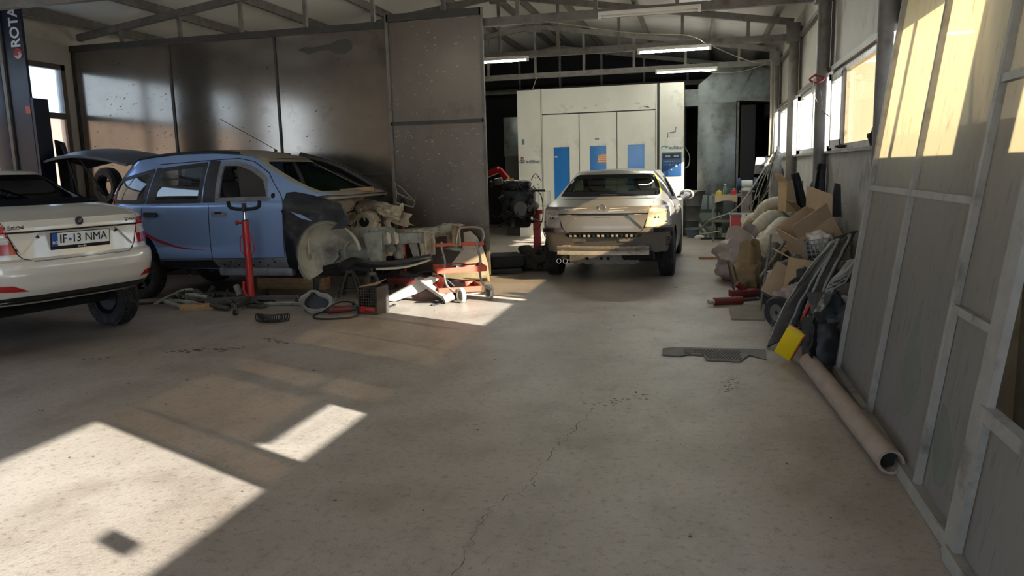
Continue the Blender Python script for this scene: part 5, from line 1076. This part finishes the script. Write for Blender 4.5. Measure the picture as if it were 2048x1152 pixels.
# ---------------------------------------------------------------- back right: table, barrel, glass, grinder, cylinder
M('glass_sheet_edge', '33493f', .15, spec=.8)
ba = thing('steel_drum', 'dark steel drum standing between spray booth and duct', 'barrel', (-.13, 16.93, 0)); MB().lathe([(.24, 0), (.26, .01), (.255, .30), (.27, .32), (.255, .34), (.255, .62), (.27, .64), (.255, .66), (.255, .94), (.265, .96), (.24, .955), (.235, .93)], (0, 0, 0), (0, 0, 1), 32).build('drum_shell', 'steel_dark', ba); MB().cyl((.1, 0, .925), (.1, 0, .95), .03, n=12).build('bung', 'steel', ba)
bs_ = thing('basin', 'blue-grey plastic basin on the floor in front of the steel drum', 'basin', (-.08, 16.35, 0)); M('basin_blue', '4a5560', .6, var=.15, vs=8); MB().lathe([(.13, .0), (.14, 0), (.19, .17), (.21, .175), (.20, .19), (.18, .18), (.125, .015)], (0, 0, 0), (0, 0, 1), 24, close=True).cyl((0, 0, .004), (0, 0, .014), .13, n=24).build('bowl', 'basin_blue', bs_)
tbx = thing('work_table', 'small steel table crowded with tins and bottles right of the drum', 'table', (.58, 15.6, 0)); 
MB().box((0, 0, .90), (.66, .7, .04)).build('table_top', 'steel', tbx); MB().box((0, 0, .40), (.6, .62, .02)).build('lower_shelf', 'steel', tbx)
for x in (-.3, .3):
    for y in (-.32, .32): MB().box((x, y, .44), (.035, .035, .88)).build('leg', 'steel', tbx)
MB().grid(lambda u, v: V(-.28+.42*u, -.36-.012*math.sin(u*7)*v, .925-.16*v*(1-.3*math.sin(u*3))), 12, 5, th=.004).build('paper_cover', 'card_pale', tbx)
random.seed(21)
def bottle(name, lab, cat, x, y, r, h, mat, capm='rack_white'):
    o = thing(name, lab, cat, (x, y, .92), group='tins and bottles on the steel table'); MB().lathe([(r, 0), (r, h*.62), (r*.4, h*.82), (r*.4, h*.9)], (0, 0, 0), (0, 0, 1), 16).build('container', mat, o); MB().cyl((0, 0, h*.9), (0, 0, h), r*.45, n=12).build('cap', capm, o)
M('tin_red', 'a82a2a', .4); M('bottle_green', '42604f', .3); M('tin_yellow', 'c2a21e', .4); M('bottle_white', 'c4c2ba', .4)
bottle('bottle', 'green bottle on the steel table', 'bottle', .50, 15.5, .04, .20, 'bottle_green'); bottle('paint_tin', 'red and white tin on the steel table', 'tin', .66, 15.4, .05, .12, 'tin_red'); bottle('paint_tin', 'low yellow tin at the left edge of the steel table', 'tin', .38, 15.4, .06, .09, 'tin_yellow'); bottle('bottle', 'white spray bottle on the steel table by the grinder', 'bottle', .84, 15.45, .04, .26, 'bottle_white')
for i, (dx, z) in enumerate(((0, 0), (.05, .02))):
    gp = MB().prism([(0, 0, 0), (.40, .05, 0), (.42, .16, .86-z), (.06, .16, .90-z), (.0, .08, .45)], (0, .008, 0)).build('glass_sheet', sheet_glass('scrap_glass', '9db5a8', .25, '8fa59a', gloss=.08)); gp.location = (.0+dx, 15.95+.06*i, .0); gp.rotation_euler = (0, 0, R(-8)); tag(gp, ['greenish car glass leaning on the steel table, the front sheet', 'greenish car glass leaning on the steel table, the rear sheet'][i], 'glass', 'glass sheets on the table side')
gs = thing('bench_grinder', 'white and blue bench grinder on a steel pedestal by the window wall', 'grinder', (.86, 14.75, 0)); M('grinder_blue', '2f3a52', .5); M('grinder_white', 'b4b1a8', .5)
MB().box((0, 0, .50), (.18, .18, .98)).box((0, 0, .02), (.34, .34, .04)).build('pedestal', 'steel', gs); MB().box((0, 0, 1.0), (.28, .22, .03)).build('plate', 'steel', gs); MB().cyl((-.10, 0, 1.13), (.10, 0, 1.13), .075, n=20).box((0, 0, 1.04), (.14, .14, .06)).build('motor', 'grinder_white', gs)
for s in (-1, 1): MB().cyl((s*.13, 0, 1.13), (s*.17, 0, 1.13), .095, n=24).build('grinding_wheel', 'grinder_blue', gs); MB().lathe([(.10, -.03), (.11, -.03), (.11, .03), (.10, .03)], (s*.15, 0, 1.14), (1, 0, 0), 24, close=True).build('wheel_guard', 'grinder_blue', gs)
gb = thing('gas_cylinder', 'tall grey gas cylinder with a white cap under the windows', 'gas cylinder', (1.26, 13.4, 0)); M('cyl_grey', '7a756e', .55, var=.15, vs=5, dirt='8b857a', ds=4, dt=.58)
MB().lathe([(.10, 0), (.115, .02), (.115, 1.30), (.10, 1.40), (.06, 1.47), (.035, 1.50)], (0, 0, 0), (0, 0, 1), 24).build('bottle', 'cyl_grey', gb); MB().lathe([(.05, 1.48), (.085, 1.60), (.075, 1.66), (.03, 1.70), (.02, 1.78)], (0, 0, 0), (0, 0, 1), 18).build('cap', 'grinder_white', gb); MB().box((-.09, 0, 1.58), (.10, .03, .03)).build('regulator', 'steel', gb)
wm = thing('welding_mask', 'grey welding mask hanging beside the gas cylinder', 'mask', (1.0, 13.35, 1.46)); M('mask_grey', '8d8e8b', .5)
MB().grid(lambda u, v: V(.13*math.cos(R(-150+190*u))*(1-.35*v*v), -.11*math.sin(R(-10+200*v))*.9-.02, .14*math.sin(R(-60+150*v))), 14, 10, th=.008).build('shell', 'mask_grey', wm); MB().box((-.02, -.13, .0), (.12, .02, .05)).build('visor', 'ink', wm); MB().tube(curve([(0, 0, .1), (.1, .02, .16), (.2, .04, .13)], 5), .012, 6).build('strap', 'wire', wm)
cbn = thing('cable_bundle', 'bundle of pale cables hanging down beside the gas cylinder', 'cable', (1.12, 13.25, 0))
random.seed(14)
for k in range(8):
    x = random.uniform(-.04, .06); MB().tube(curve([(.10+x, .1, 1.72+random.uniform(-.1, .05)), (.02+x, 0, 1.45), (-.10+x*2, -.05, 1.1+random.uniform(-.1, .1)), (-.22+random.uniform(-.1, .1), 0, .80), (-.25+random.uniform(-.12, .12), .05, .45+random.uniform(0, .2))], 6), .007, 6).build('cable', 'wire_pale' if k % 3 else 'wire', cbn)
MB().tube(curve([(.05, 0, 1.65), (-.25, -.2, 1.15), (-.55, -.2, .75), (-.95, .2, .55), (-1.1, .6, .30), (-.75, 1.0, .30)], 8), .012, 6).build('long_hose', 'wire_pale', cbn)
rp_ = thing('wall_rope', 'thin pale ropes hanging from the truss end beside the far windows', 'rope', (1.33, 15.7, 0))
for k, (x, y) in enumerate(((0, 0), (.06, .1), (-.03, -.15))): MB().tube([(x, y, 3.45), (x+.01, y, 2.4), (x-.01, y-.02, 1.5-.2*k)], .008, 5).build('rope', 'wire_pale', rp_)
for i, (p, lb) in enumerate(((curve([(.2, 13.25, 3.42), (.6, 13.6, 3.28), (1.0, 14.4, 3.26), (1.35, 15.6, 3.46)], 8), 'white cable sagging from the bright tube to the far column'), (curve([(-2.0, 10.2, 3.44), (-1.0, 11.4, 3.42), (-.2, 12.6, 3.52), (.1, 13.3, 3.47)], 8), 'thin cable sagging between the two nearest visible trusses'), (curve([(-.4, 16.3, 3.46), (.4, 16.3, 3.34), (.9, 16.3, 3.36), (1.35, 16.35, 3.50)], 8), 'cable sagging under the truss above the duct'))):
    o = MB().tube(p, .008, 5).build('ceiling_cable', 'wire_pale'); tag(o, lb, 'cable', 'cables strung under the roof')
tg_ = thing('tied_wires', 'scrap of red and white wire tied round the column by the small sash', 'wire', (1.42, 10.1, 2.5))
MB().tube(curve([(-.06, -.08, .05), (-.12, 0, .0), (-.05, -.09, -.05), (.03, -.1, 0), (-.08, -.06, .04)], 6), .012, 6).build('wire_knot', 'logo_red', tg_); MB().tube(curve([(-.08, -.1, 0), (-.10, -.12, -.15), (-.04, -.12, -.28)], 6), .006, 5).build('wire_end', 'wire_pale', tg_); MB().tube(curve([(-.05, -.12, 0), (.0, -.14, -.22), (.02, -.15, -.38), (.10, -.16, -.46)], 6), .006, 5).build('wire_end', 'wire', tg_)
lw_ = MB().tube(curve([(0, 0, 0), (-.04, -.02, -.12), (-.09, -.02, -.25)], 6), .009, 5).build('wire_end', 'wire_pale'); lw_.location = (-3.42, 16.36, 3.47); tag(lw_, 'short white wire end dangling from the truss above the booth', 'wire')
for i, (y, z, r) in enumerate(((10.35, 1.63, .06), (7.32, 1.63, .09), (9.0, 1.63, .04))):
    o = MB().blob((0, 0, r*.8), (.05, r, r*(1.0 if i < 2 else .5)), 30+i, .35, 2.2, 3, flat=.8).build('sill_rag', 'foam'); o.location = (1.50, y, z); tag(o, ['black rag on the window sill below the tied wires', 'tall black rag on the sill beside the beige window', 'small black scrap on the sill under the window hinge'][i], 'rag', 'black rags on the sill')
# ---------------------------------------------------------------- the scrap pile along the right wall
M('sheeting', 'aaa08c', .6, var=.12, vs=5, bump=.5, bs=9, dirt='8a7d66', ds=4, dt=.6); M('sack_clear', '8e8078', .45, var=.15, vs=6, bump=.6, bs=11); M('paper_bag', '86704f', .85, var=.12, vs=5, bump=.3, bs=9); M('duct_hose', 'aea48c', .6, var=.08, vs=6); M('toolbox_red', 'a82d1e', .45, var=.1, vs=6, dirt='6d241a', ds=5, dt=.65)
def carton(name, lab, loc, dims, rot, mat='card', flaps=(), open_=True, th=.008, cat='box', grp='cardboard boxes on the scrap pile'):
    """open carton: five walls, flaps hinged at the rim; origin at bottom centre"""
    o = thing(name, lab, cat, loc, group=grp); o.rotation_euler = [R(a) for a in rot]; x, y, z = [d/2 for d in dims]
    for c, dd in (((-x, 0, z), (th, 2*y, 2*z)), ((x, 0, z), (th, 2*y, 2*z)), ((0, -y, z), (2*x, th, 2*z)), ((0, y, z), (2*x, th, 2*z)), ((0, 0, 0), (2*x, 2*y, th))): MB().box(c, dd).build('panel', mat, o)
    for side, ang, ln in flaps:
        a = R(ang)
        if side in 'xX': s = 1 if side == 'X' else -1; MB().grid(lambda u, v: V(s*(x+ln*v*math.sin(a)), -y+2*y*u, 2*z+ln*v*math.cos(a)), 1, 1, th=th).build('flap', mat, o, smooth=0)
        else: s = 1 if side == 'Y' else -1; MB().grid(lambda u, v: V(-x+2*x*u, s*(y+ln*v*math.sin(a)), 2*z+ln*v*math.cos(a)), 1, 1, th=th).build('flap', mat, o, smooth=0)
    return o
def bag(name, lab, loc, rad, seed, mat, cat='bag', amp=.16, f=2.2, neck=True):
    o = thing(name, lab, cat, loc); MB().blob((0, 0, rad[2]*.85), rad, seed, amp, f, 4, flat=.85).build('bag_body', mat, o)
    if neck: MB().grid(lambda u, v: V((rad[0]*.62+.05*math.sin(u*25))*math.cos(u*6.283)*(1-.25*v), (rad[1]*.62+.05*math.sin(u*19))*math.sin(u*6.283)*(1-.25*v), rad[2]*1.45+.22*v*(1+.3*math.sin(u*12))), 40, 5, cu=True, th=.004).build('bag_rim', mat, o)
    return o
tbr = thing('red_bin', 'red metal bin with a rag over its edge behind the sacks', 'bin', (.70, 12.45, 0)); MB().box((0, 0, .36), (.42, .36, .72), bev=.01).build('bin_body', 'toolbox_red', tbr); MB().box((0, 0, .72), (.45, .39, .025)).build('lid', 'steel', tbr); MB().grid(lambda u, v: V(-.06+.13*u+.01*math.sin(v*9), -.20-.008*math.sin(u*9), .74-.20*v*(1-.2*math.sin(u*6))), 8, 8, th=.006).build('rag', 'rag', tbr)
# beige sheeting and ducting heap
bag('plastic_heap', 'heap of beige dust sheets behind the ducting', (1.10, 11.6, 0), (.30, .60, .50), 41, 'sheeting', 'sheet', .22, 2.4, False)
bag('plastic_heap', 'low heap of beige plastic sheeting between the sacks and the wall', (1.02, 10.2, 0), (.34, .70, .36), 43, 'sheeting', 'sheet', .2, 2.2, False)
def ducting(lab, pts, r):
    P = curve(pts, 14); o = MB().tube(P, [r*(1+.06*math.sin(i*1.9)) for i in range(len(P))], 14).build('flexible_duct', 'duct_hose'); tag(o, lab, 'hose', 'flexible ducting on the heap'); return o
ducting('thick beige flexible duct arching over the heap, nearest the floor', [(.66, 10.5, .42), (.78, 10.55, .66), (.95, 10.7, .78), (1.15, 10.9, .70), (1.3, 11.1, .60)], .10)
ducting('thick beige flexible duct lying along the heap behind the paper bag', [(.72, 9.6, .35), (.85, 9.8, .58), (1.0, 10.1, .72), (1.12, 10.6, .70)], .09)
ducting('pale flexible duct bent round at the top of the heap', [(.80, 11.2, .72), (.90, 11.1, .90), (1.08, 11.2, .95), (1.22, 11.5, .85), (1.28, 11.9, .70)], .085)
ducting('short pale flexible duct drooping beside the red bin', [(.66, 11.9, .35), (.70, 11.6, .62), (.80, 11.3, .74), (.98, 11.0, .66)], .075)
for i, (x, y, z, s) in enumerate(((1.05, 9.5, .62, 51), (1.18, 9.2, .52, 52), (1.0, 9.1, .40, 53), (.95, 9.75, .50, 54), (1.25, 9.9, .72, 55))):
    o = MB().blob((0, 0, 0), (.13, .12, .16), s, .3, 2.5, 3).build('rag_bundle', ['sheeting', 'rag', 'card_pale', 'sheeting', 'rag'][i]); o.location = (x, y, z); tag(o, ['beige rag bundle in the middle of the scrap pile', 'pale rag bundle under the big carton', 'brown paper bundle low in the pile', 'beige rag bundle beside the long duct', 'white rag bundle at the top of the pile by the wall'][i], 'rag', 'rag bundles in the scrap pile')
for i, (x, y, s) in enumerate(((.98, 9.0, 61), (1.16, 8.4, 62), (1.1, 7.6, 63), (1.12, 6.95, 64), (1.08, 6.3, 65), (1.2, 5.9, 66))):
    o = MB().blob((0, 0, .2), (.25, .36, .28+.08*(i < 3)), s, .26, 2.0, 4, flat=.66).build('scrap_mound', 'blackplastic' if i else 'old_hose'); o.location = (x, y, 0); tag(o, ['dark mound of old hoses behind the small red pump jack', 'black plastic mound under the big tilted carton', 'black plastic mound under the low brown carton', 'black plastic mound under the middle of the black bumpers', 'black plastic mound behind the yellow box', 'black plastic mound at the foot of the leaning frame'][i], 'scrap', 'dark mounds under the scrap pile')
carton('carton', 'tall open carton standing on top of the heap by the wall', (1.20, 10.85, .86), (.22, .26, .40), (0, 0, 18), 'card', (('x', 35, .12),))
for i, (x, y, l, r, m_) in enumerate(((1.33, 10.15, .70, (8, -14, 10), 'blackplastic'), (1.27, 10.2, .62, (6, 18, 30), 'grey_plastic'), (1.40, 10.0, .78, (4, 6, 0), 'blackplastic'))):
    o = thing('trim_panel', ['black door trim standing behind the tall carton', 'grey curved trim standing behind the tall carton', 'black trim board against the wall behind the tall carton'][i], 'trim', (x, y, .70), group='trims behind the carton'); o.rotation_euler = [R(q) for q in r]
    MB().grid(lambda u, v: V(-.08+.16*u*(1-.35*v), .05*math.sin(u*3), l*v), 5, 8, th=.015).build('trim_skin', m_, o); MB().tube([(-.08, 0, 0), (-.08, 0, l*.9)], .012, 6).build('trim_edge', 'grey_plastic', o)
carton('carton', 'big tilted open carton on the pile against the wall', (1.25, 8.45, .56), (.40, .58, .40), (10, -34, 12), 'card_pale', (('X', 30, .22), ('y', 20, .2)))
carton('carton', 'dark brown carton wedged behind the big tilted one', (1.36, 9.15, .66), (.26, .45, .36), (0, -20, 5), 'card_dark', (('x', 25, .16),))
carton('carton', 'brown carton lying low in front of the grey crate', (1.0, 7.75, .26), (.34, .36, .30), (-8, 8, -12), 'card', (('x', 70, .18),))
cf = MB().box((0, 0, .17), (.26, .008, .34)).build('cardboard_sheet', 'card_pale'); cf.location = (.72, 7.85, .18); cf.rotation_euler = (R(-12), R(32), R(8)); tag(cf, 'loose diamond-tilted cardboard sheet leaning on the pile', 'cardboard')
cg = thing('plastic_crate', 'small grey plastic crate half hidden under the big carton', 'crate', (1.20, 8.02, .56), -10); cg.rotation_euler = (R(4), R(-10), R(-10))
for k in range(7): MB().box((-.12+.04*k, -.13, .10), (.010, .01, .20)).build('crate_bar', 'grey_plastic', cg)
for k in range(5): MB().box((0, -.13, .02+.045*k), (.26, .012, .010)).build('crate_bar', 'grey_plastic', cg)
MB().box((0, 0, .005), (.26, .26, .01)).box((.13, 0, .10), (.01, .26, .2)).box((-.13, 0, .10), (.01, .26, .2)).box((0, .13, .10), (.26, .01, .2)).build('crate_shell', 'grey_plastic', cg); MB().blob((0, 0, .16), (.11, .11, .10), 77, .3, 2.5, 3).build('rag', 'rag', cg)
bag('plastic_sack', 'big dusty translucent plastic sack at the front of the pile', (.55, 10.25, 0), (.33, .36, .30), 71, 'sack_clear', 'sack')
bag('paper_bag', 'brown paper bag standing in front of the plastic sack', (.60, 9.45, 0), (.18, .20, .22), 73, 'paper_bag', 'bag', .12)
bag('plastic_sack', 'small clear plastic bag stuffed under the low carton', (.92, 7.35, .0), (.20, .22, .20), 79, 'sack_clear', 'sack', .25, 3, False)
carton('carton', 'flattened pale carton lying between sack and ducting', (.85, 10.75, .40), (.30, .30, .06), (10, -30, 20), 'card_pale')
# red hydraulic bits
rc = thing('hydraulic_ram', 'dark red hydraulic ram lying on the floor in front of the pile', 'ram', (.30, 8.33, .045), 0)
MB().cyl((-.13, -.06, 0), (.17, .06, 0), .042, n=18).build('ram_body', 'dark_red', rc); MB().cyl((-.19, -.085, 0), (-.13, -.06, 0), .028, n=14).build('ram_nose', 'bare_metal', rc); MB().cyl((.17, .06, 0), (.34, .10, .01), .02, n=12).build('ram_rod', 'steel_dark', rc)
rj = thing('pump_jack', 'small red pump jack with upright levers beside the paper bag', 'jack', (.52, 8.85, 0), 20)
MB().box((0, 0, .05), (.34, .14, .08), (0, 0, 0), .012).build('jack_base', 'dark_red', rj); MB().cyl((.02, 0, .06), (-.10, 0, .16), .035, n=14).build('pump', 'dark_red', rj); MB().tube([(-.13, 0, .08), (-.20, .02, .42)], .011, 8).build('lever', 'steel_dark', rj); MB().tube([(-.05, .03, .1), (-.12, .06, .36)], .010, 8).build('lever', 'steel_dark', rj)
for y in (-.07, .07): MB().cyl((.13, y-.01, .03), (.13, y+.01, .03), .03, n=12).build('caster', 'steel_dark', rj)
fp = MB().prism([(-.16, .38, 0), (.22, .44, 0), (.15, -.37, 0), (-.16, -.36, 0)], (0, 0, .014)).build('board', M('board', '74695a', .8, var=.15, vs=6)); fp.location = (.48, 7.87, 0); tag(fp, 'flat thin board on the floor under the pile edge', 'board')
at = thing('air_tank', 'grey round tank with a wheel sunk in the scrap pile', 'tank', (.82, 8.25, .22), 15); M('tank_grey', '55544f', .6, var=.2, vs=6, dirt='77736a', ds=5, dt=.6)
MB().lathe([(0, -.2), (.10, -.19), (.16, -.14), (.17, 0), (.16, .14), (.10, .19), (0, .2)], (0, 0, 0), (.5, 1, .2), 26).build('tank_shell', 'tank_grey', at); MB().lathe([(.06, -.02), (.13, -.025), (.14, 0), (.13, .025), (.06, .02)], (-.16, -.14, -.04), (1, .2, 0), 26, close=True).build('wheel', 'rubber', at); MB().tube(curve([(-.05, -.2, .1), (-.12, -.22, .22), (0, -.2, .28)], 5), .015, 6).build('pipe', 'steel', at)
sw = thing('small_wheel', 'small black pneumatic wheel at the foot of the pile', 'wheel', (.72, 7.15, .15), 25); MB().lathe([(.08, -.035), (.13, -.045), (.15, -.02), (.15, .02), (.13, .045), (.08, .035)], (0, 0, 0), (1, .3, 0), 28, close=True).build('tyre_ring', 'rubber', sw); MB().lathe([(.02, -.03), (.08, -.03), (.08, .03), (.02, .03)], (0, 0, 0), (1, .3, 0), 20, close=True).build('rim', 'tank_grey', sw)
for i, (a, b, r) in enumerate((((.62, 7.95, 0), (.72, 8.1, .78), .012), ((.62, 8.0, .35), (.95, 8.6, .72), .016), ((.7, 8.4, .30), (.98, 8.5, .42), .045), ((.78, 8.2, .42), (1.05, 8.35, .50), .05))):
    o = MB().cyl(a, b, r, n=12).build('metal_bar' if i < 2 else 'plastic_pipe', 'steel' if i < 2 else ('blackplastic' if i == 2 else 'grey_plastic')); tag(o, ['thin steel bar standing upright at the front of the pile', 'steel bar slanting up through the middle of the pile', 'short black pipe pointing out of the pile', 'short grey pipe above the black pipe in the pile'][i], 'bar' if i < 2 else 'pipe')
# bumpers thrown against the frame
def bumper(lab, pts, wd, mat, edge, seed, ribs=0):
    P = curve(pts, 7); o = thing('car_bumper', lab, 'bumper', P[0], group='bumpers against the pile'); n = len(P)-1; base = P[0].copy()
    def f(u, v):
        k = u*n; i = min(int(k), n-1); p = P[i].lerp(P[i+1], k-i)-base; a = (v-.5)*2.2
        return p+V(wd*.55*math.sin(a), wd*.35*math.cos(a)*-1+wd*.3*v, wd*.45*math.sin(a)*.6)+V(*(.012*noise.noise(V(u*9+seed, v*4, q*5.)) for q in range(3)))
    MB().grid(f, 28, 10, th=.012).build('bumper_skin', mat, o); MB().tube([f(i/20, .02) for i in range(21)], .014, 6).build('chrome_lip', edge, o); MB().tube([f(i/20, .62)+V(0, -.01, 0) for i in range(21)], .012, 6).build('trim_line', edge, o)
    for k in range(ribs): MB().tube([f(.52+.05*k, v/6)+V(0, -.008, .004) for v in range(7)], .012, 5).build('rib', 'blackplastic', o)
M('bumper_grey', '6a6862', .6, var=.15, vs=6, dirt='8b867a', ds=4, dt=.58)
bumper('black bumper with a pale trim line slanting up over the pile', [(.66, 6.38, .06), (.80, 6.7, .30), (1.05, 7.05, .62), (1.28, 7.3, .84)], .20, 'blackplastic', 'grey_plastic', 1)
bumper('second dark bumper slanting above the first, its end touching the frame', [(.92, 6.5, .30), (1.08, 6.8, .58), (1.27, 7.1, .86)], .15, 'blackplastic', 'bumper_grey', 5)
bumper('grey dusty bumper with black ribs propped beside the frame', [(.84, 5.78, .06), (.93, 6.05, .34), (1.08, 6.35, .56), (1.26, 6.6, .72)], .14, 'bumper_grey', 'bumper_grey', 9, 4)
yb = thing('yellow_box', 'bright yellow box with an orange edge tipped at the foot of the pile', 'box', (.64, 5.98, .04)); yb.rotation_euler = (R(20), R(28), R(-20)); M('box_yellow', 'd9b90e', .5); M('box_orange', 'c4561c', .5)
MB().box((0, 0, .13), (.13, .05, .26), bev=.004).build('box_front', 'box_yellow', yb); MB().box((.068, .012, .13), (.008, .06, .26)).build('box_side', 'box_orange', yb); MB().box((0, .03, .13), (.13, .012, .26)).build('box_back', 'box_orange', yb)
rs = MB().box((0, 0, 0), (.02, .26, .03)).build('red_strip', 'stripe_red'); rs.location = (.86, 6.35, .33); rs.rotation_euler = (R(35), 0, R(-30)); tag(rs, 'thin red strip lying across the bumpers above the yellow box', 'strip')
for i, (x, y, z, r, m_) in enumerate(((.90, 5.85, .0, (60, 15, 20), 'blackplastic'), (1.0, 5.72, 0, (75, -10, 5), 'blackplastic'), (.84, 5.66, 0, (70, 30, 40), 'wire'), (1.02, 6.05, .25, (50, -20, -10), 'old_hose'))):
    o = MB().grid(lambda u, v: V(-.16+.32*u, -.05+.3*v, .06*math.sin(u*3+i)+.03*noise.noise(V(u*4, v*4, i*3.))), 8, 8, th=.01).build('plastic_shard', m_); o.location = (x, y, z+.10); o.rotation_euler = [R(q) for q in r]; tag(o, ['black plastic shard leaning behind the yellow box', 'black plastic shard at the foot of the leaning frame', 'crumpled black shard nearest the cardboard tube', 'dark torn shard in the middle of the bumpers'][i], 'scrap', 'plastic shards among the bumpers')
po = MB().prism([(-.05, 0, 0), (.07, 0, 0), (.05, 0, .34), (-.01, 0, .36)], (0, .05, 0)).build('seat_trim', 'blackplastic'); po.location = (1.40, 8.6, .92); tag(po, 'pointed black trim standing against the wall above the big carton', 'trim')
for i, (x, y, a, L) in enumerate(((.16, 12.5, 12, .3), (.30, 15.85, 4, .5))):
    o = MB().box((0, 0, .02), (L, .07, .035), bev=.004).build('wood_offcut' if i == 0 else 'black_tray', 'wood' if i == 0 else 'blackplastic'); o.location = (x, y, 0); o.rotation_euler = (0, 0, R(a)); tag(o, ['thin wood offcut on the floor left of the sacks', 'flat black tray on the floor before the steel table'][i], 'wood' if i == 0 else 'tray')
wt = MB().blob((0, 0, .04), (.09, .06, .05), 91, .2, 2, 3, flat=.8).build('rag', 'rag'); wt.location = (.02, 15.9, 0); tag(wt, 'white scrap of rag on the floor beside the black tray', 'rag')
